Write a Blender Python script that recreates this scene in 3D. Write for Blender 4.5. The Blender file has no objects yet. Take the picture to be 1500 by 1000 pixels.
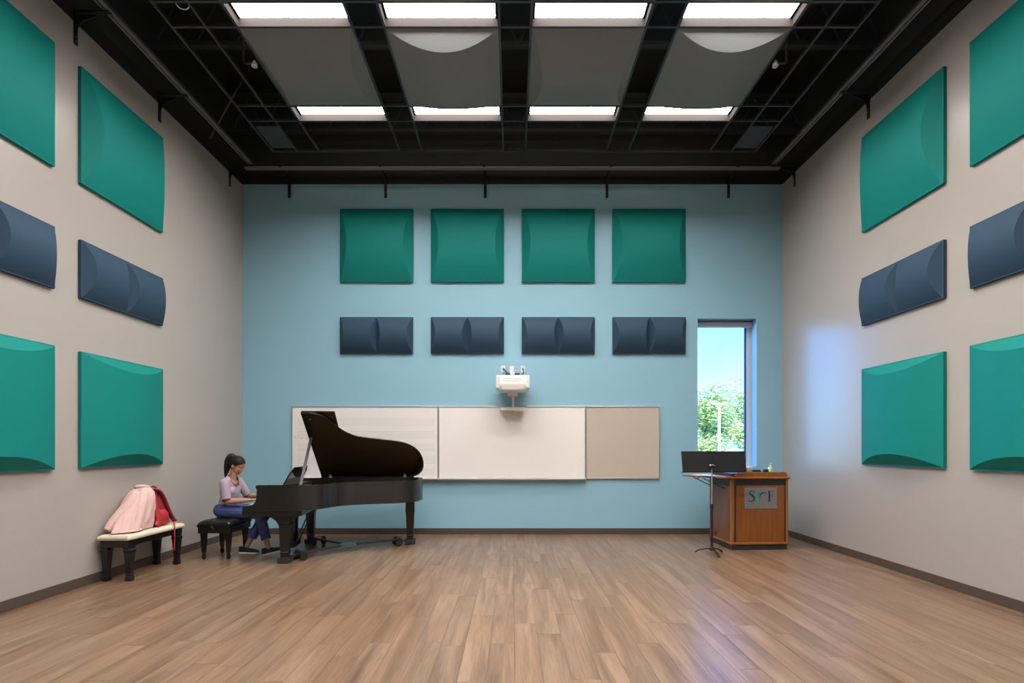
import bpy, bmesh, math, random
from mathutils import Vector, Matrix, noise
R = math.radians
random.seed(7)
S = bpy.context.scene
COL = S.collection

# ------------------------------------------------------------------ camera
F, VX, VY, CH = 732.0, 750.5, 653.0, 1.475          # focal (px), vanishing point, eye height
cd = bpy.data.cameras.new('camera')
cam = bpy.data.objects.new('camera', cd); COL.objects.link(cam)
cd.sensor_width = 36; cd.lens = F / 1500 * 36
cd.shift_x = (750 - VX) / 1500; cd.shift_y = (VY - 500) / 1500
cd.clip_start = .05; cd.clip_end = 500
cam.location = (0, 0, CH); cam.rotation_euler = (R(90), 0, 0)
S.camera = cam

# ------------------------------------------------------------------ sky, sun, exposure
w = bpy.data.worlds.new('sky'); S.world = w; w.use_nodes = True
nt = w.node_tree; nt.nodes.clear()
wo = nt.nodes.new('ShaderNodeOutputWorld'); bg = nt.nodes.new('ShaderNodeBackground')
sk = nt.nodes.new('ShaderNodeTexSky'); sk.sky_type = 'NISHITA'; sk.sun_disc = False
sk.sun_elevation = R(42); sk.sun_rotation = R(165); sk.air_density = 1.0; sk.dust_density = .6; sk.ozone_density = 2.0
SKY = .55
bg.inputs[1].default_value = SKY
tint = nt.nodes.new('ShaderNodeMix'); tint.data_type = 'RGBA'; tint.blend_type = 'MULTIPLY'; tint.inputs[0].default_value = 1
tint.inputs[7].default_value = (.45, 1.32, 2.5, 1)     # daylight reads blue beside the room's warm lamps
nt.links.new(sk.outputs[0], tint.inputs[6]); nt.links.new(tint.outputs[2], bg.inputs[0]); nt.links.new(bg.outputs[0], wo.inputs[0])
sd = bpy.data.lights.new('sun', 'SUN'); sd.energy = 15.0; sd.angle = R(.6); sd.color = (1, .94, .66)
sun = bpy.data.objects.new('sun', sd); COL.objects.link(sun)
sun.rotation_euler = (R(48), 0, R(-20))             # comes from behind the camera, over the roof
S.view_settings.view_transform = 'Standard'; S.view_settings.look = 'None'
S.view_settings.gamma = 1; S.view_settings.use_curve_mapping = False
S.view_settings.exposure = 0.0
LAMP = 62.0                                          # emission of the ceiling light lenses

# ------------------------------------------------------------------ materials
MATS = {}
def mat(name, col, rough=.5, metal=0, spec=.5, emit=None, noise_amt=0, noise_scale=8, bump=0, bump_scale=60, coat=0, col2=None, sheen=0):
    if name in MATS: return MATS[name]
    m = bpy.data.materials.new(name); m.use_nodes = True; n = m.node_tree.nodes; L = m.node_tree.links
    b = n['Principled BSDF']
    b.inputs['Base Color'].default_value = (*col, 1); b.inputs['Roughness'].default_value = rough
    b.inputs['Metallic'].default_value = metal; b.inputs['Specular IOR Level'].default_value = spec
    b.inputs['Coat Weight'].default_value = coat; b.inputs['Coat Roughness'].default_value = .05
    b.inputs['Sheen Weight'].default_value = sheen
    tc = n.new('ShaderNodeTexCoord')
    if emit:
        b.inputs['Emission Color'].default_value = (*emit[0], 1); b.inputs['Emission Strength'].default_value = emit[1]
    if noise_amt or col2:
        t = n.new('ShaderNodeTexNoise'); t.inputs['Scale'].default_value = noise_scale; t.inputs['Detail'].default_value = 4
        L.new(tc.outputs['Object'], t.inputs['Vector'])
        mx = n.new('ShaderNodeMix'); mx.data_type = 'RGBA'
        c2 = col2 or tuple(min(1, c * (1 - noise_amt)) for c in col)
        mx.inputs[6].default_value = (*col, 1); mx.inputs[7].default_value = (*c2, 1)
        L.new(t.outputs['Fac'], mx.inputs[0]); L.new(mx.outputs[2], b.inputs['Base Color'])
    if bump:
        t2 = n.new('ShaderNodeTexNoise'); t2.inputs['Scale'].default_value = bump_scale; t2.inputs['Detail'].default_value = 3
        L.new(tc.outputs['Object'], t2.inputs['Vector'])
        bp = n.new('ShaderNodeBump'); bp.inputs['Strength'].default_value = bump; bp.inputs['Distance'].default_value = .002
        L.new(t2.outputs['Fac'], bp.inputs['Height']); L.new(bp.outputs['Normal'], b.inputs['Normal'])
    MATS[name] = m
    return m

BLUE = mat('blue_wall_paint', (.285, .51, .625), .42, noise_amt=.03, noise_scale=2, bump=.12, bump_scale=90)
GREY = mat('warm_grey_wall_paint', (.40, .356, .322), .28, spec=.6, noise_amt=.03, noise_scale=2, bump=.12, bump_scale=90)
BLACKP = mat('black_ceiling_paint', (.008, .008, .009), .75)
TBAR = mat('black_grid_bar', (.035, .035, .038), .35)
TRACK = mat('dark_track_metal', (.22, .22, .23), .4)
BRACK = mat('black_bracket_steel', (.006, .006, .006), .5)
HOLE = mat('slot_grey', (.12, .12, .12), .5)
BASEB = mat('brown_rubber_baseboard', (.082, .058, .046), .45)
TEAL = mat('teal_panel_fabric', (.004, .20, .176), .6, spec=.2, bump=.15, bump_scale=400)
NAVY = mat('navy_panel_fabric', (.028, .058, .098), .6, spec=.22, bump=.15, bump_scale=400)
CLOUD = mat('grey_cloud_panel', (.185, .192, .195), .6)
WHITEM = mat('white_enamel', (.78, .76, .74), .35)
WHITEB = mat('whiteboard_enamel', (.86, .81, .775), .25)
ALU = mat('aluminium', (.62, .62, .62), .32, metal=.8)
TACK = mat('tan_tackboard_fabric', (.58, .50, .43), .9, spec=.1, col2=(.50, .42, .35), noise_scale=70, bump=.4, bump_scale=250)
INK = mat('grey_marker_ink', (.36, .34, .34), .6)
STAFF = mat('grey_staff_line', (.50, .47, .45), .5)
BLACKL = mat('black_piano_lacquer', (.0065, .006, .006), .09, spec=.5, coat=.5)
SATIN = mat('black_satin_wood', (.010, .0095, .009), .28)
LIDM = mat('lid_black_lacquer', (.012, .008, .006), .24, spec=.7)
GOLD = mat('bronze_plate', (.33, .19, .07), .35, metal=.7)
SOUND = mat('soundboard_spruce', (.25, .14, .07), .5)
BRASS = mat('brass', (.75, .6, .35), .25, metal=1)
CHROME = mat('chrome', (.75, .75, .77), .15, metal=1)
IVORY = mat('white_key', (.82, .80, .74), .3)
EBONY = mat('black_key', (.012, .012, .012), .3)
LEATHER = mat('black_leather', (.012, .012, .012), .3, bump=.3, bump_scale=120)
RUBBER = mat('black_rubber', (.012, .012, .012), .6)
STEEL = mat('grey_steel_rod', (.30, .30, .32), .35, metal=.9)
CREAM = mat('cream_upholstery', (.66, .575, .44), .7, spec=.2, bump=.4, bump_scale=180)
PINK = mat('pink_cotton', (.72, .47, .435), .85, spec=.15, noise_amt=.06, noise_scale=12, bump=.3, bump_scale=200)
PINKD = mat('pink_rib_knit', (.55, .31, .30), .9, spec=.1)
RED = mat('maroon_nylon', (.27, .022, .042), .5, noise_amt=.25, noise_scale=14)
REDB = mat('red_nylon_panel', (.45, .035, .045), .35)
SKIN = mat('skin', (.46, .235, .135), .5)
HAIR = mat('dark_brown_hair', (.014, .009, .007), .6, spec=.3, noise_amt=.4, noise_scale=40)
SHIRT = mat('lilac_jersey', (.43, .345, .42), .85, spec=.15, noise_amt=.12, noise_scale=18)
TRIM = mat('maroon_trim', (.085, .016, .04), .8)
DENIM = mat('blue_denim', (.085, .115, .29), .8, spec=.2, col2=(.045, .06, .17), noise_scale=14, bump=.3, bump_scale=200)
NAVYSHOE = mat('navy_canvas', (.012, .011, .022), .7)
SOLE = mat('white_rubber', (.72, .70, .66), .5)
CHERRY = None
SIGN = mat('brushed_grey_plate', (.24, .23, .225), .35, metal=.35)
LOGO_N = mat('logo_navy', (.012, .028, .12), .5)
LOGO_B = mat('logo_blue', (.03, .22, .50), .5)
LOGO_G = mat('logo_green', (.05, .42, .20), .5)
LOGO_T = mat('logo_small_print', (.22, .21, .21), .5)
DGREY = mat('dark_grey_plastic', (.03, .03, .032), .45)
PROJ = mat('white_projector_plastic', (.80, .77, .75), .4)
PGREY = mat('light_grey_plastic', (.45, .43, .42), .5)
PAPER = mat('white_paper', (.82, .82, .82), .6)
GREENL = mat('green_label', (.45, .68, .2), .5)
CARD = mat('brown_card', (.42, .26, .15), .7)

RIMM = mat('rim_satin_ebony', (.009, .008, .008), .26, spec=.7)
def vertical_grain(m):                                  # finish rubbed along the rim: highlights stretch upright
    n = m.node_tree.nodes; cz = n.new('ShaderNodeCombineXYZ'); cz.inputs[2].default_value = 1
    b = n['Principled BSDF']; b.inputs['Anisotropic'].default_value = .92; m.node_tree.links.new(cz.outputs[0], b.inputs['Tangent'])
vertical_grain(RIMM)

def wood(name, c1, c2, scale=(14, 14, 1.2), rough=.35):
    m = mat(name, c1, rough); n = m.node_tree.nodes; L = m.node_tree.links; b = n['Principled BSDF']
    tc = n.new('ShaderNodeTexCoord'); mp = n.new('ShaderNodeMapping'); mp.inputs['Scale'].default_value = scale
    t = n.new('ShaderNodeTexNoise'); t.inputs['Scale'].default_value = 2.2; t.inputs['Detail'].default_value = 6; t.inputs['Distortion'].default_value = .6
    mx = n.new('ShaderNodeMix'); mx.data_type = 'RGBA'; mx.inputs[6].default_value = (*c1, 1); mx.inputs[7].default_value = (*c2, 1)
    cr = n.new('ShaderNodeMapRange'); cr.inputs[1].default_value = .3; cr.inputs[2].default_value = .7
    L.new(tc.outputs['Object'], mp.inputs['Vector']); L.new(mp.outputs[0], t.inputs['Vector'])
    L.new(t.outputs['Fac'], cr.inputs[0]); L.new(cr.outputs[0], mx.inputs[0]); L.new(mx.outputs[2], b.inputs['Base Color'])
    return m
CHERRY = wood('cherry_veneer', (.285, .094, .018), (.215, .064, .011))
CHERRYB = wood('cherry_edge', (.35, .132, .028), (.27, .09, .017))
BROWNP = wood('brown_side_veneer', (.20, .085, .045), (.15, .06, .03))

def plank_material():
    m = bpy.data.materials.new('vinyl_wood_plank'); m.use_nodes = True
    n = m.node_tree.nodes; L = m.node_tree.links; b = n['Principled BSDF']
    oi = n.new('ShaderNodeObjectInfo'); ge = n.new('ShaderNodeNewGeometry'); tc = n.new('ShaderNodeTexCoord')
    ad = n.new('ShaderNodeMath'); ad.operation = 'ADD'; L.new(oi.outputs['Random'], ad.inputs[0]); L.new(ge.outputs['Random Per Island'], ad.inputs[1])
    fr = n.new('ShaderNodeMath'); fr.operation = 'FRACT'; L.new(ad.outputs[0], fr.inputs[0])
    ml = n.new('ShaderNodeMath'); ml.operation = 'MULTIPLY'; ml.inputs[1].default_value = 37.0; L.new(fr.outputs[0], ml.inputs[0])
    cx = n.new('ShaderNodeCombineXYZ'); L.new(ml.outputs[0], cx.inputs[0]); L.new(ml.outputs[0], cx.inputs[1]); L.new(ml.outputs[0], cx.inputs[2])
    va = n.new('ShaderNodeVectorMath'); va.operation = 'ADD'
    L.new(tc.outputs['Object'], va.inputs[0]); L.new(cx.outputs[0], va.inputs[1])
    def nz(sc, detail, dist):
        mp = n.new('ShaderNodeMapping'); mp.inputs['Scale'].default_value = sc
        t = n.new('ShaderNodeTexNoise'); t.inputs['Scale'].default_value = 1; t.inputs['Detail'].default_value = detail; t.inputs['Distortion'].default_value = dist
        L.new(va.outputs[0], mp.inputs['Vector']); L.new(mp.outputs[0], t.inputs['Vector']); return t
    broad = nz((10, .75, 10), 4, .8); fine = nz((110, 5, 110), 4, .3)
    r1 = n.new('ShaderNodeValToRGB'); e = r1.color_ramp.elements
    e[0].position = .30; e[0].color = (.148, .082, .047, 1); e[1].position = .72; e[1].color = (.310, .198, .126, 1)
    x = e.new(.5); x.color = (.220, .130, .078, 1)
    L.new(broad.outputs['Fac'], r1.inputs[0])
    hv = n.new('ShaderNodeHueSaturation')
    mr = n.new('ShaderNodeMapRange'); mr.inputs[3].default_value = .92; mr.inputs[4].default_value = 1.06; L.new(fr.outputs[0], mr.inputs[0])
    L.new(mr.outputs[0], hv.inputs['Value']); L.new(r1.outputs[0], hv.inputs['Color'])
    mx = n.new('ShaderNodeMix'); mx.data_type = 'RGBA'; mx.blend_type = 'MULTIPLY'
    mr2 = n.new('ShaderNodeMapRange'); mr2.inputs[1].default_value = .35; mr2.inputs[2].default_value = .65; mr2.inputs[3].default_value = .80; mr2.inputs[4].default_value = 1.08
    L.new(fine.outputs['Fac'], mr2.inputs[0]); mx.inputs[0].default_value = 1
    L.new(hv.outputs[0], mx.inputs[6]); L.new(mr2.outputs[0], mx.inputs[7]); L.new(mx.outputs[2], b.inputs['Base Color'])
    b.inputs['Roughness'].default_value = .29; b.inputs['Specular IOR Level'].default_value = .65
    return m
PLANK = plank_material()

# ------------------------------------------------------------------ mesh helpers
def link(o, parent=None):
    COL.objects.link(o)
    if parent is not None: o.parent = parent
    return o
def ob(name, bm, m, parent=None, bevel=0, smooth=False, seg=2, loc=None, rot=None, mats=None):
    me = bpy.data.meshes.new(name)
    if smooth:
        for f in bm.faces: f.smooth = True
    bm.normal_update(); bm.to_mesh(me); bm.free()
    for q in (mats or [m]): me.materials.append(q)
    o = link(bpy.data.objects.new(name, me), parent)
    if bevel:
        bv = o.modifiers.new('bevel', 'BEVEL'); bv.width = bevel; bv.segments = seg; bv.limit_method = 'ANGLE'; bv.angle_limit = R(40)
    if loc: o.location = loc
    if rot: o.rotation_euler = rot
    return o
def tag(o, label=None, cat=None, group=None, kind=None):
    if label: o['label'] = label
    if cat: o['category'] = cat
    if group: o['group'] = group
    if kind: o['kind'] = kind
    return o
def empty(name, loc, rz=0, label=None, cat=None, group=None):
    o = link(bpy.data.objects.new(name, None)); o.location = loc; o.rotation_euler = (0, 0, rz); o.empty_display_size = .1
    return tag(o, label, cat, group)
def B(): return bmesh.new()
def box(bm, x0, x1, y0, y1, z0, z1, M=None):
    v = [bm.verts.new(p if M is None else M @ Vector(p)) for p in
         ((x0,y0,z0),(x1,y0,z0),(x1,y1,z0),(x0,y1,z0),(x0,y0,z1),(x1,y0,z1),(x1,y1,z1),(x0,y1,z1))]
    for f in ((0,3,2,1),(4,5,6,7),(0,1,5,4),(1,2,6,5),(2,3,7,6),(3,0,4,7)): bm.faces.new([v[i] for i in f])
    return bm
def bx(*a, M=None): return box(B(), *a, M=M)
def loft(bm, rings, cap=True, closed=True):
    vr = [[bm.verts.new(p) for p in r] for r in rings]; n = len(vr[0])
    for a, b in zip(vr, vr[1:]):
        for i in range(n if closed else n - 1):
            j = (i + 1) % n; bm.faces.new((a[i], a[j], b[j], b[i]))
    if cap and closed:
        bm.faces.new(vr[0][::-1]); bm.faces.new(vr[-1])
    return bm
def tube(bm, pts, r, seg=8, cap=True):
    pts = [Vector(p) for p in pts]; rr = r if isinstance(r, (list, tuple)) else [r] * len(pts)
    rings = []; up = None
    for i, p in enumerate(pts):
        d = (pts[min(i + 1, len(pts) - 1)] - pts[max(i - 1, 0)]).normalized()
        if up is None: up = Vector((0, 0, 1)) if abs(d.z) < .9 else Vector((1, 0, 0))
        s = d.cross(up).normalized(); up = s.cross(d).normalized()
        rings.append([p + (s * math.cos(2 * math.pi * k / seg) + up * math.sin(2 * math.pi * k / seg)) * rr[i] for k in range(seg)])
    return loft(bm, rings, cap)
def lathe(bm, prof, seg=16, c=(0, 0, 0), M=None):
    rings = []
    for r, z in prof:
        ring = []
        for k in range(seg):
            p = Vector((c[0] + r * math.cos(2 * math.pi * k / seg), c[1] + r * math.sin(2 * math.pi * k / seg), c[2] + z))
            ring.append(M @ p if M else p)
        rings.append(ring)
    return loft(bm, rings)
def sqleg(bm, prof, cx, cy):
    """square tapered post: prof = [(z, half width)]"""
    return loft(bm, [[(cx + sx * h, cy + sy * h, z) for sx, sy in ((-1,-1),(1,-1),(1,1),(-1,1))] for z, h in prof])
def prism(bm, poly, f0, f1):
    """poly: 2-D points; f0 / f1 map a 2-D point to the two ends"""
    a = [bm.verts.new(f0(p)) for p in poly]; b = [bm.verts.new(f1(p)) for p in poly]; n = len(poly)
    bm.faces.new(a[::-1]); bm.faces.new(b)
    for i in range(n):
        j = (i + 1) % n; bm.faces.new((a[i], a[j], b[j], b[i]))
    bmesh.ops.recalc_face_normals(bm, faces=bm.faces)
    return bm
def ellipsoid(bm, c, r, M=None, u=16, v=10):
    T = Matrix.Translation(Vector(c)) @ (M.to_4x4() if M else Matrix()) @ Matrix.Diagonal((*r, 1))
    bmesh.ops.create_uvsphere(bm, u_segments=u, v_segments=v, radius=1, matrix=T); return bm
def capsule(bm, p0, p1, r0, r1, seg=14):
    p0, p1 = Vector(p0), Vector(p1); d = (p1 - p0); L = max(d.length, 1e-5); d /= L
    q = Vector((0, 0, 1)).rotation_difference(d).to_matrix()
    prof = [(r0 * math.cos(a), -r0 * math.sin(-a)) for a in (R(-85), R(-60), R(-30))] + [(r0, 0)]
    prof = [(r0 * math.cos(R(a)), r0 * math.sin(R(a))) for a in (-85, -60, -30, 0)] + [(r1 * math.cos(R(a)), L + r1 * math.sin(R(a))) for a in (0, 30, 60, 85)]
    rings = [[p0 + q @ Vector((r * math.cos(2*math.pi*k/seg), r * math.sin(2*math.pi*k/seg), z)) for k in range(seg)] for r, z in prof]
    return loft(bm, rings)
def chain(bm, pts, rs, seg=14):
    for i in range(len(pts) - 1): capsule(bm, pts[i], pts[i + 1], rs[i], rs[i + 1], seg)
    return bm
def catmull(pts, n=6, closed=False):
    P = [Vector(p) for p in pts]; out = []; m = len(P)
    for i in range(m if closed else m - 1):
        g = (lambda k: P[k % m]) if closed else (lambda k: P[max(0, min(m - 1, k))])
        a, b, c, d = g(i - 1), g(i), g(i + 1), g(i + 2)
        for k in range(n):
            t = k / n
            out.append(.5 * (2*b + (c - a)*t + (2*a - 5*b + 4*c - d)*t*t + (3*b - a - 3*c + d)*t**3))
    if not closed: out.append(P[-1].copy())
    return out
def bar(bm, p, q, wd, th, side=Vector((1, 0, 0))):
    p, q = Vector(p), Vector(q); d = (q - p).normalized(); s = (side - d * side.dot(d)).normalized(); n = d.cross(s)
    return loft(bm, [[c + s * i * wd/2 + n * j * th/2 for i, j in ((-1,-1),(1,-1),(1,1),(-1,1))] for c in (p, q)])
def remeshed(bm, voxel, smooth_it=3):
    """one continuous skin over overlapping volumes; returns mesh data"""
    me = bpy.data.meshes.new('t'); bm.to_mesh(me); bm.free()
    o = bpy.data.objects.new('t', me); COL.objects.link(o)
    m = o.modifiers.new('r', 'REMESH'); m.mode = 'VOXEL'; m.voxel_size = voxel; m.use_smooth_shade = True
    s = o.modifiers.new('s', 'SMOOTH'); s.iterations = smooth_it; s.factor = .5
    dg = bpy.context.evaluated_depsgraph_get(); dg.update()
    out = bpy.data.meshes.new_from_object(o.evaluated_get(dg))
    bpy.data.objects.remove(o); bpy.data.meshes.remove(me)
    return out
def obm(name, me, mats, parent=None):
    me.name = name
    for q in mats: me.materials.append(q)
    return link(bpy.data.objects.new(name, me), parent)

# ------------------------------------------------------------------ the room
HW, YB, YN, ZP, ZT = 4.523, 8.37, -3.0, 5.855, 7.3     # half width, blue wall, wall behind camera, paint top, deck
WX0, WX1, WZ0, WZ1, WD = 3.105, 4.09, 1.13, 3.61, .24   # window opening
bm = B()
box(bm, -HW - .2, WX0, YB, YB + WD, 0, ZP); box(bm, WX1, HW + .2, YB, YB + WD, 0, ZP)
box(bm, WX0, WX1, YB, YB + WD, 0, WZ0); box(bm, WX0, WX1, YB, YB + WD, WZ1, ZP)
wb = tag(ob('wall_back', bm, BLUE), 'blue painted far wall with a tall narrow window opening', kind='structure')
ob('black_upper_band', bx(-HW - .2, HW + .2, YB - .001, YB + WD, ZP, ZT), BLACKP, wb)
wl = tag(ob('wall_left', bx(-HW - .2, -HW, YN, YB, 0, ZP), GREY), 'warm grey side wall behind the piano player', kind='structure')
ob('black_upper_band', bx(-HW - .2, -HW + .001, YN, YB, ZP, ZT), BLACKP, wl)
wr = tag(ob('wall_right', bx(HW, HW + .2, YN, YB, 0, ZP), GREY), 'warm grey side wall beside the lectern', kind='structure')
ob('black_upper_band', bx(HW - .001, HW + .2, YN, YB, ZP, ZT), BLACKP, wr)
wn = tag(ob('wall_near', bx(-HW - .2, HW + .2, YN - .2, YN, 0, ZP), GREY), 'warm grey wall behind the camera', kind='structure')
ob('black_upper_band', bx(-HW - .2, HW + .2, YN - .2, YN, ZP, ZT), BLACKP, wn)
tag(ob('ceiling', bx(-HW - .2, HW + .2, YN - .2, YB + WD, ZT, ZT + .2), BLACKP), 'black painted roof deck above the grid', kind='structure')
for nm, a in (('baseboard_back', (-HW, HW, YB - .012, YB, 0, .1)), ('baseboard_left', (-HW, -HW + .012, YN, YB - .012, 0, .1)),
              ('baseboard_right', (HW - .012, HW, YN, YB - .012, 0, .1))):
    tag(ob(nm, bx(*a), BASEB, bevel=.004), kind='structure')

# floor of separate planks
fl = tag(ob('floor', bx(-HW, HW, YN, YB, -.06, -.004), mat('dark_underlay', (.07, .042, .027), .6)), 'brown wood plank floor', kind='structure')
PW, PL = .1815, 1.22
pm = {}
def plank_mesh(wd, ln):
    key = (round(wd, 3), round(ln, 3))
    if key not in pm:
        b = B(); g = .0007; t = .0012
        o0 = [(-wd/2 + g, -ln/2 + g), (wd/2 - g, -ln/2 + g), (wd/2 - g, ln/2 - g), (-wd/2 + g, ln/2 - g)]
        i0 = [(-wd/2 + g + t, -ln/2 + g + t), (wd/2 - g - t, -ln/2 + g + t), (wd/2 - g - t, ln/2 - g - t), (-wd/2 + g + t, ln/2 - g - t)]
        loft(b, [[(x, y, -.006) for x, y in o0], [(x, y, -.0007) for x, y in o0], [(x, y, 0) for x, y in i0]])
        me = bpy.data.meshes.new('plank'); b.normal_update(); b.to_mesh(me); b.free(); me.materials.append(PLANK); pm[key] = me
    return pm[key]
ncol = int(math.ceil(2 * HW / PW)); rest = []; cand = []
for c in range(ncol):
    x0 = -HW + c * PW; x1 = min(HW, x0 + PW)
    if x1 - x0 < .01: continue
    y1 = YB; off = random.choice([.2, .41, .61, .82, 1.02, 1.22]) - random.random() * .1
    first = True
    while y1 > YN + .01:
        ln = off if first else PL; first = False
        y0 = max(YN, y1 - ln)
        if y1 - y0 > .01:
            rx = min(abs(x0), abs(x1)); vis = y1 > 3.05 and rx < 1.03 * y1
            (cand if vis else rest).append((x0, x1, y0, y1))
        y1 = y0
cand.sort(key=lambda q: q[2])
for i, (x0, x1, y0, y1) in enumerate(cand):
    if i < 298:
        o = link(bpy.data.objects.new('plank', plank_mesh(x1 - x0, y1 - y0)), fl); o.location = ((x0 + x1) / 2, (y0 + y1) / 2, 0)
    else: rest.append((x0, x1, y0, y1))
bm = B()
for x0, x1, y0, y1 in rest: box(bm, x0 + .0007, x1 - .0007, y0 + .0007, y1 - .0007, -.006, 0)
tag(ob('outer_planks', bm, PLANK, fl), kind='stuff')

# window
wf = tag(empty('window_1', (0, YB + .2, 0)), 'tall narrow window with white frame at the right of the blue wall', kind='structure')
bm = B(); fw = .075
box(bm, WX1 - fw, WX1, 0, .04, WZ0, WZ1); box(bm, WX0, WX0 + .02, 0, .04, WZ0, WZ1)
box(bm, WX0 + .02, WX1 - fw, 0, .04, WZ0, WZ0 + .05); box(bm, WX0 + .02, WX1 - fw, 0, .04, WZ1 - .05, WZ1)
ob('frame', bm, mat('window_frame_white', (.58, .64, .72), .4), wf, bevel=.004)
bm = B(); box(bm, WX1 - fw - .03, WX1 - fw, .012, .036, WZ0 + .05, WZ1 - .05); box(bm, WX0 + .02, WX1 - fw, .012, .036, WZ1 - .075, WZ1 - .05)
ob('gasket', bm, mat('blue_grey_gasket', (.05, .10, .20), .4), wf)
gm = bpy.data.materials.new('window_glass'); gm.use_nodes = True; gn = gm.node_tree.nodes; gl = gm.node_tree.links
gn.remove(gn['Principled BSDF']); tr = gn.new('ShaderNodeBsdfTransparent'); gs = gn.new('ShaderNodeBsdfGlossy'); gs.inputs['Roughness'].default_value = .02
tr.inputs[0].default_value = (.93, .97, .98, 1); ms = gn.new('ShaderNodeMixShader'); ms.inputs[0].default_value = .05
gl.new(tr.outputs[0], ms.inputs[1]); gl.new(gs.outputs[0], ms.inputs[2]); gl.new(ms.outputs[0], gn['Material Output'].inputs[0])
ob('pane', bx(WX0 + .02, WX1 - fw - .03, .02, .026, WZ0 + .05, WZ1 - .075), gm, wf)
ob('shade_cassette', bx(WX0 + .003, WX1 - .003, -.075, -.003, WZ1 - .115, WZ1 - .028), mat('shade_box_grey', (.50, .48, .52), .45), wf, bevel=.006)

# black perimeter track on brackets
ZTR = 5.935; TO = .31
def track(name, a, b, label):
    t = empty(name, (0, 0, 0), 0, label, 'track')
    for s in (-1, 1):
        bm = B()
        if a[1] == b[1]: box(bm, a[0], b[0], a[1] + s * .022 - .008, a[1] + s * .022 + .008, ZTR, ZTR + .035)
        else: box(bm, a[0] + s * .022 - .008, a[0] + s * .022 + .008, a[1], b[1], ZTR, ZTR + .035)
        ob('rail', bm, TRACK, t, bevel=.003)
    bm = B()
    if a[1] == b[1]: box(bm, a[0], b[0], a[1] - .05, a[1] + .05, ZTR + .036, ZTR + .05)
    else: box(bm, a[0] - .05, a[0] + .05, a[1], b[1], ZTR + .036, ZTR + .05)
    ob('top_plate', bm, TBAR, t)
    return t
t1 = track('curtain_track', (-HW + .21, YB - TO), (HW - .21, YB - TO), 'dark metal curtain track under ceiling along the blue wall')
ob('junction_box', bx(-.83, -.56, YB - TO - .03, YB - TO + .07, ZTR + .052, ZTR + .10), TBAR, t1, bevel=.004)
ZTR += .053
track('curtain_track', (-HW + TO, .6), (-HW + TO, YB - TO + .12), 'dark metal curtain track along the left wall top')
track('curtain_track', (HW - TO, .6), (HW - TO, YB - TO + .12), 'dark metal curtain track along the right wall top')
ZTR -= .053
proto = {}
def bracket(loc, rz, label):
    o = empty('wall_bracket', loc, rz, label, 'bracket', 'black L brackets carrying the curtain track')
    if not proto:
        b1 = B(); box(b1, -.022, .022, -.008, 0, -.26, .085)
        b2 = B(); prism(b2, [(-.008, -.15), (-.008, .045), (-.22, .045), (-.22, .035), (-.07, -.02), (-.03, -.08)], lambda p: Vector((-.004, p[0], p[1])), lambda p: Vector((.004, p[0], p[1])))
        b3 = B(); box(b3, -.022, .022, -.36, -.008, .07, .08)
        b4 = B()
        for k in range(7): box(b4, -.005, .005, -.0095, -.008, -.235 + k * .045, -.215 + k * .045)
        for nm, b, m in (('leg_plate', b1, BRACK), ('gusset', b2, BRACK), ('arm', b3, BRACK), ('slots', b4, HOLE)):
            c = ob(nm, b, m, o); proto[nm] = c
            if nm == 'slots': c['kind'] = 'stuff'
    else:
        for nm, c in proto.items(): d = c.copy(); link(d, o)
    return o
for px, wh in ((424, 'first from the left corner'), (565, 'above the first teal panel'), (711, 'above the second teal panel'), (889, 'above the gap before the last teal panel'), (1067, 'nearest the right corner above the window')):
    bracket(((px - VX) / F * YB, YB - .002, ZP + .03), 0, 'black bracket on the blue wall top, ' + wh)
for d, wh in ((5.17, 'nearest the camera'), (6.40, 'above the far teal panel'), (7.99, 'close to the blue wall')):
    bracket((-HW + .002, d, ZP + .03), R(90), 'black bracket on the left wall top, ' + wh)
for d, wh in ((6.34, 'above the far teal panel'), (8.0, 'close to the blue wall')):
    bracket((HW - .002, d, ZP + .03), R(-90), 'black bracket on the right wall top, ' + wh)
tag(ob('brace_rod', tube(B(), [(-4.30, 7.10, 5.84), (-4.02, 7.40, 6.85)], .011, 6), mat('galvanised_rod', (.22, .20, .18), .4, metal=.7)), 'thin diagonal brace rod beside the left curtain track', 'rod')

# ceiling grid, joists
ZG = 5.90; GC = .03
GX = [GC + s * v for v in (.167, 1.387, 1.72, 2.94, 3.27, 3.63) for s in (-1, 1)]
rowsY = [(6.515, 6.817)]
for k in range(1, 5): rowsY.append((6.515 - 1.53 * k, 6.817 - 1.53 * k))
GY = [7.52] + [y for a, b in rowsY for y in (b, a)] + [-.9]
cg = tag(empty('ceiling_grid', (0, 0, 0)), 'black open suspended ceiling grid of thin bars', 'grid')
for x in GX: ob('runner_bar', bx(x - .012, x + .012, -.9, 7.53, ZG, ZG + .03), TBAR, cg)
for y in GY: ob('cross_bar', bx(GC - 3.64, GC + 3.64, y - .012, y + .012, ZG + .001, ZG + .028), TBAR, cg)
for i in range(6):
    y = 7.9 - i * 1.7
    j = tag(empty('ceiling_joist', (0, y, 0)), 'black steel roof joist above the grid, number %s from the blue wall' % ['one', 'two', 'three', 'four', 'five', 'six'][i], 'joist', 'roof joists')
    ob('top_chord', bx(-HW, HW, -.05, .05, 6.95, 7.02), BLACKP, j); ob('bottom_chord', bx(-HW, HW, -.04, .04, 6.42, 6.47), BLACKP, j)
    bm = B()
    for k in range(18):
        xa = -HW + .1 + k * .5; tube(bm, [(xa, 0, 6.46), (xa + .25, 0, 6.97)], .012, 5); tube(bm, [(xa + .25, 0, 6.97), (xa + .5, 0, 6.46)], .012, 5)
    tag(ob('web', bm, BLACKP, j), kind='stuff')
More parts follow.
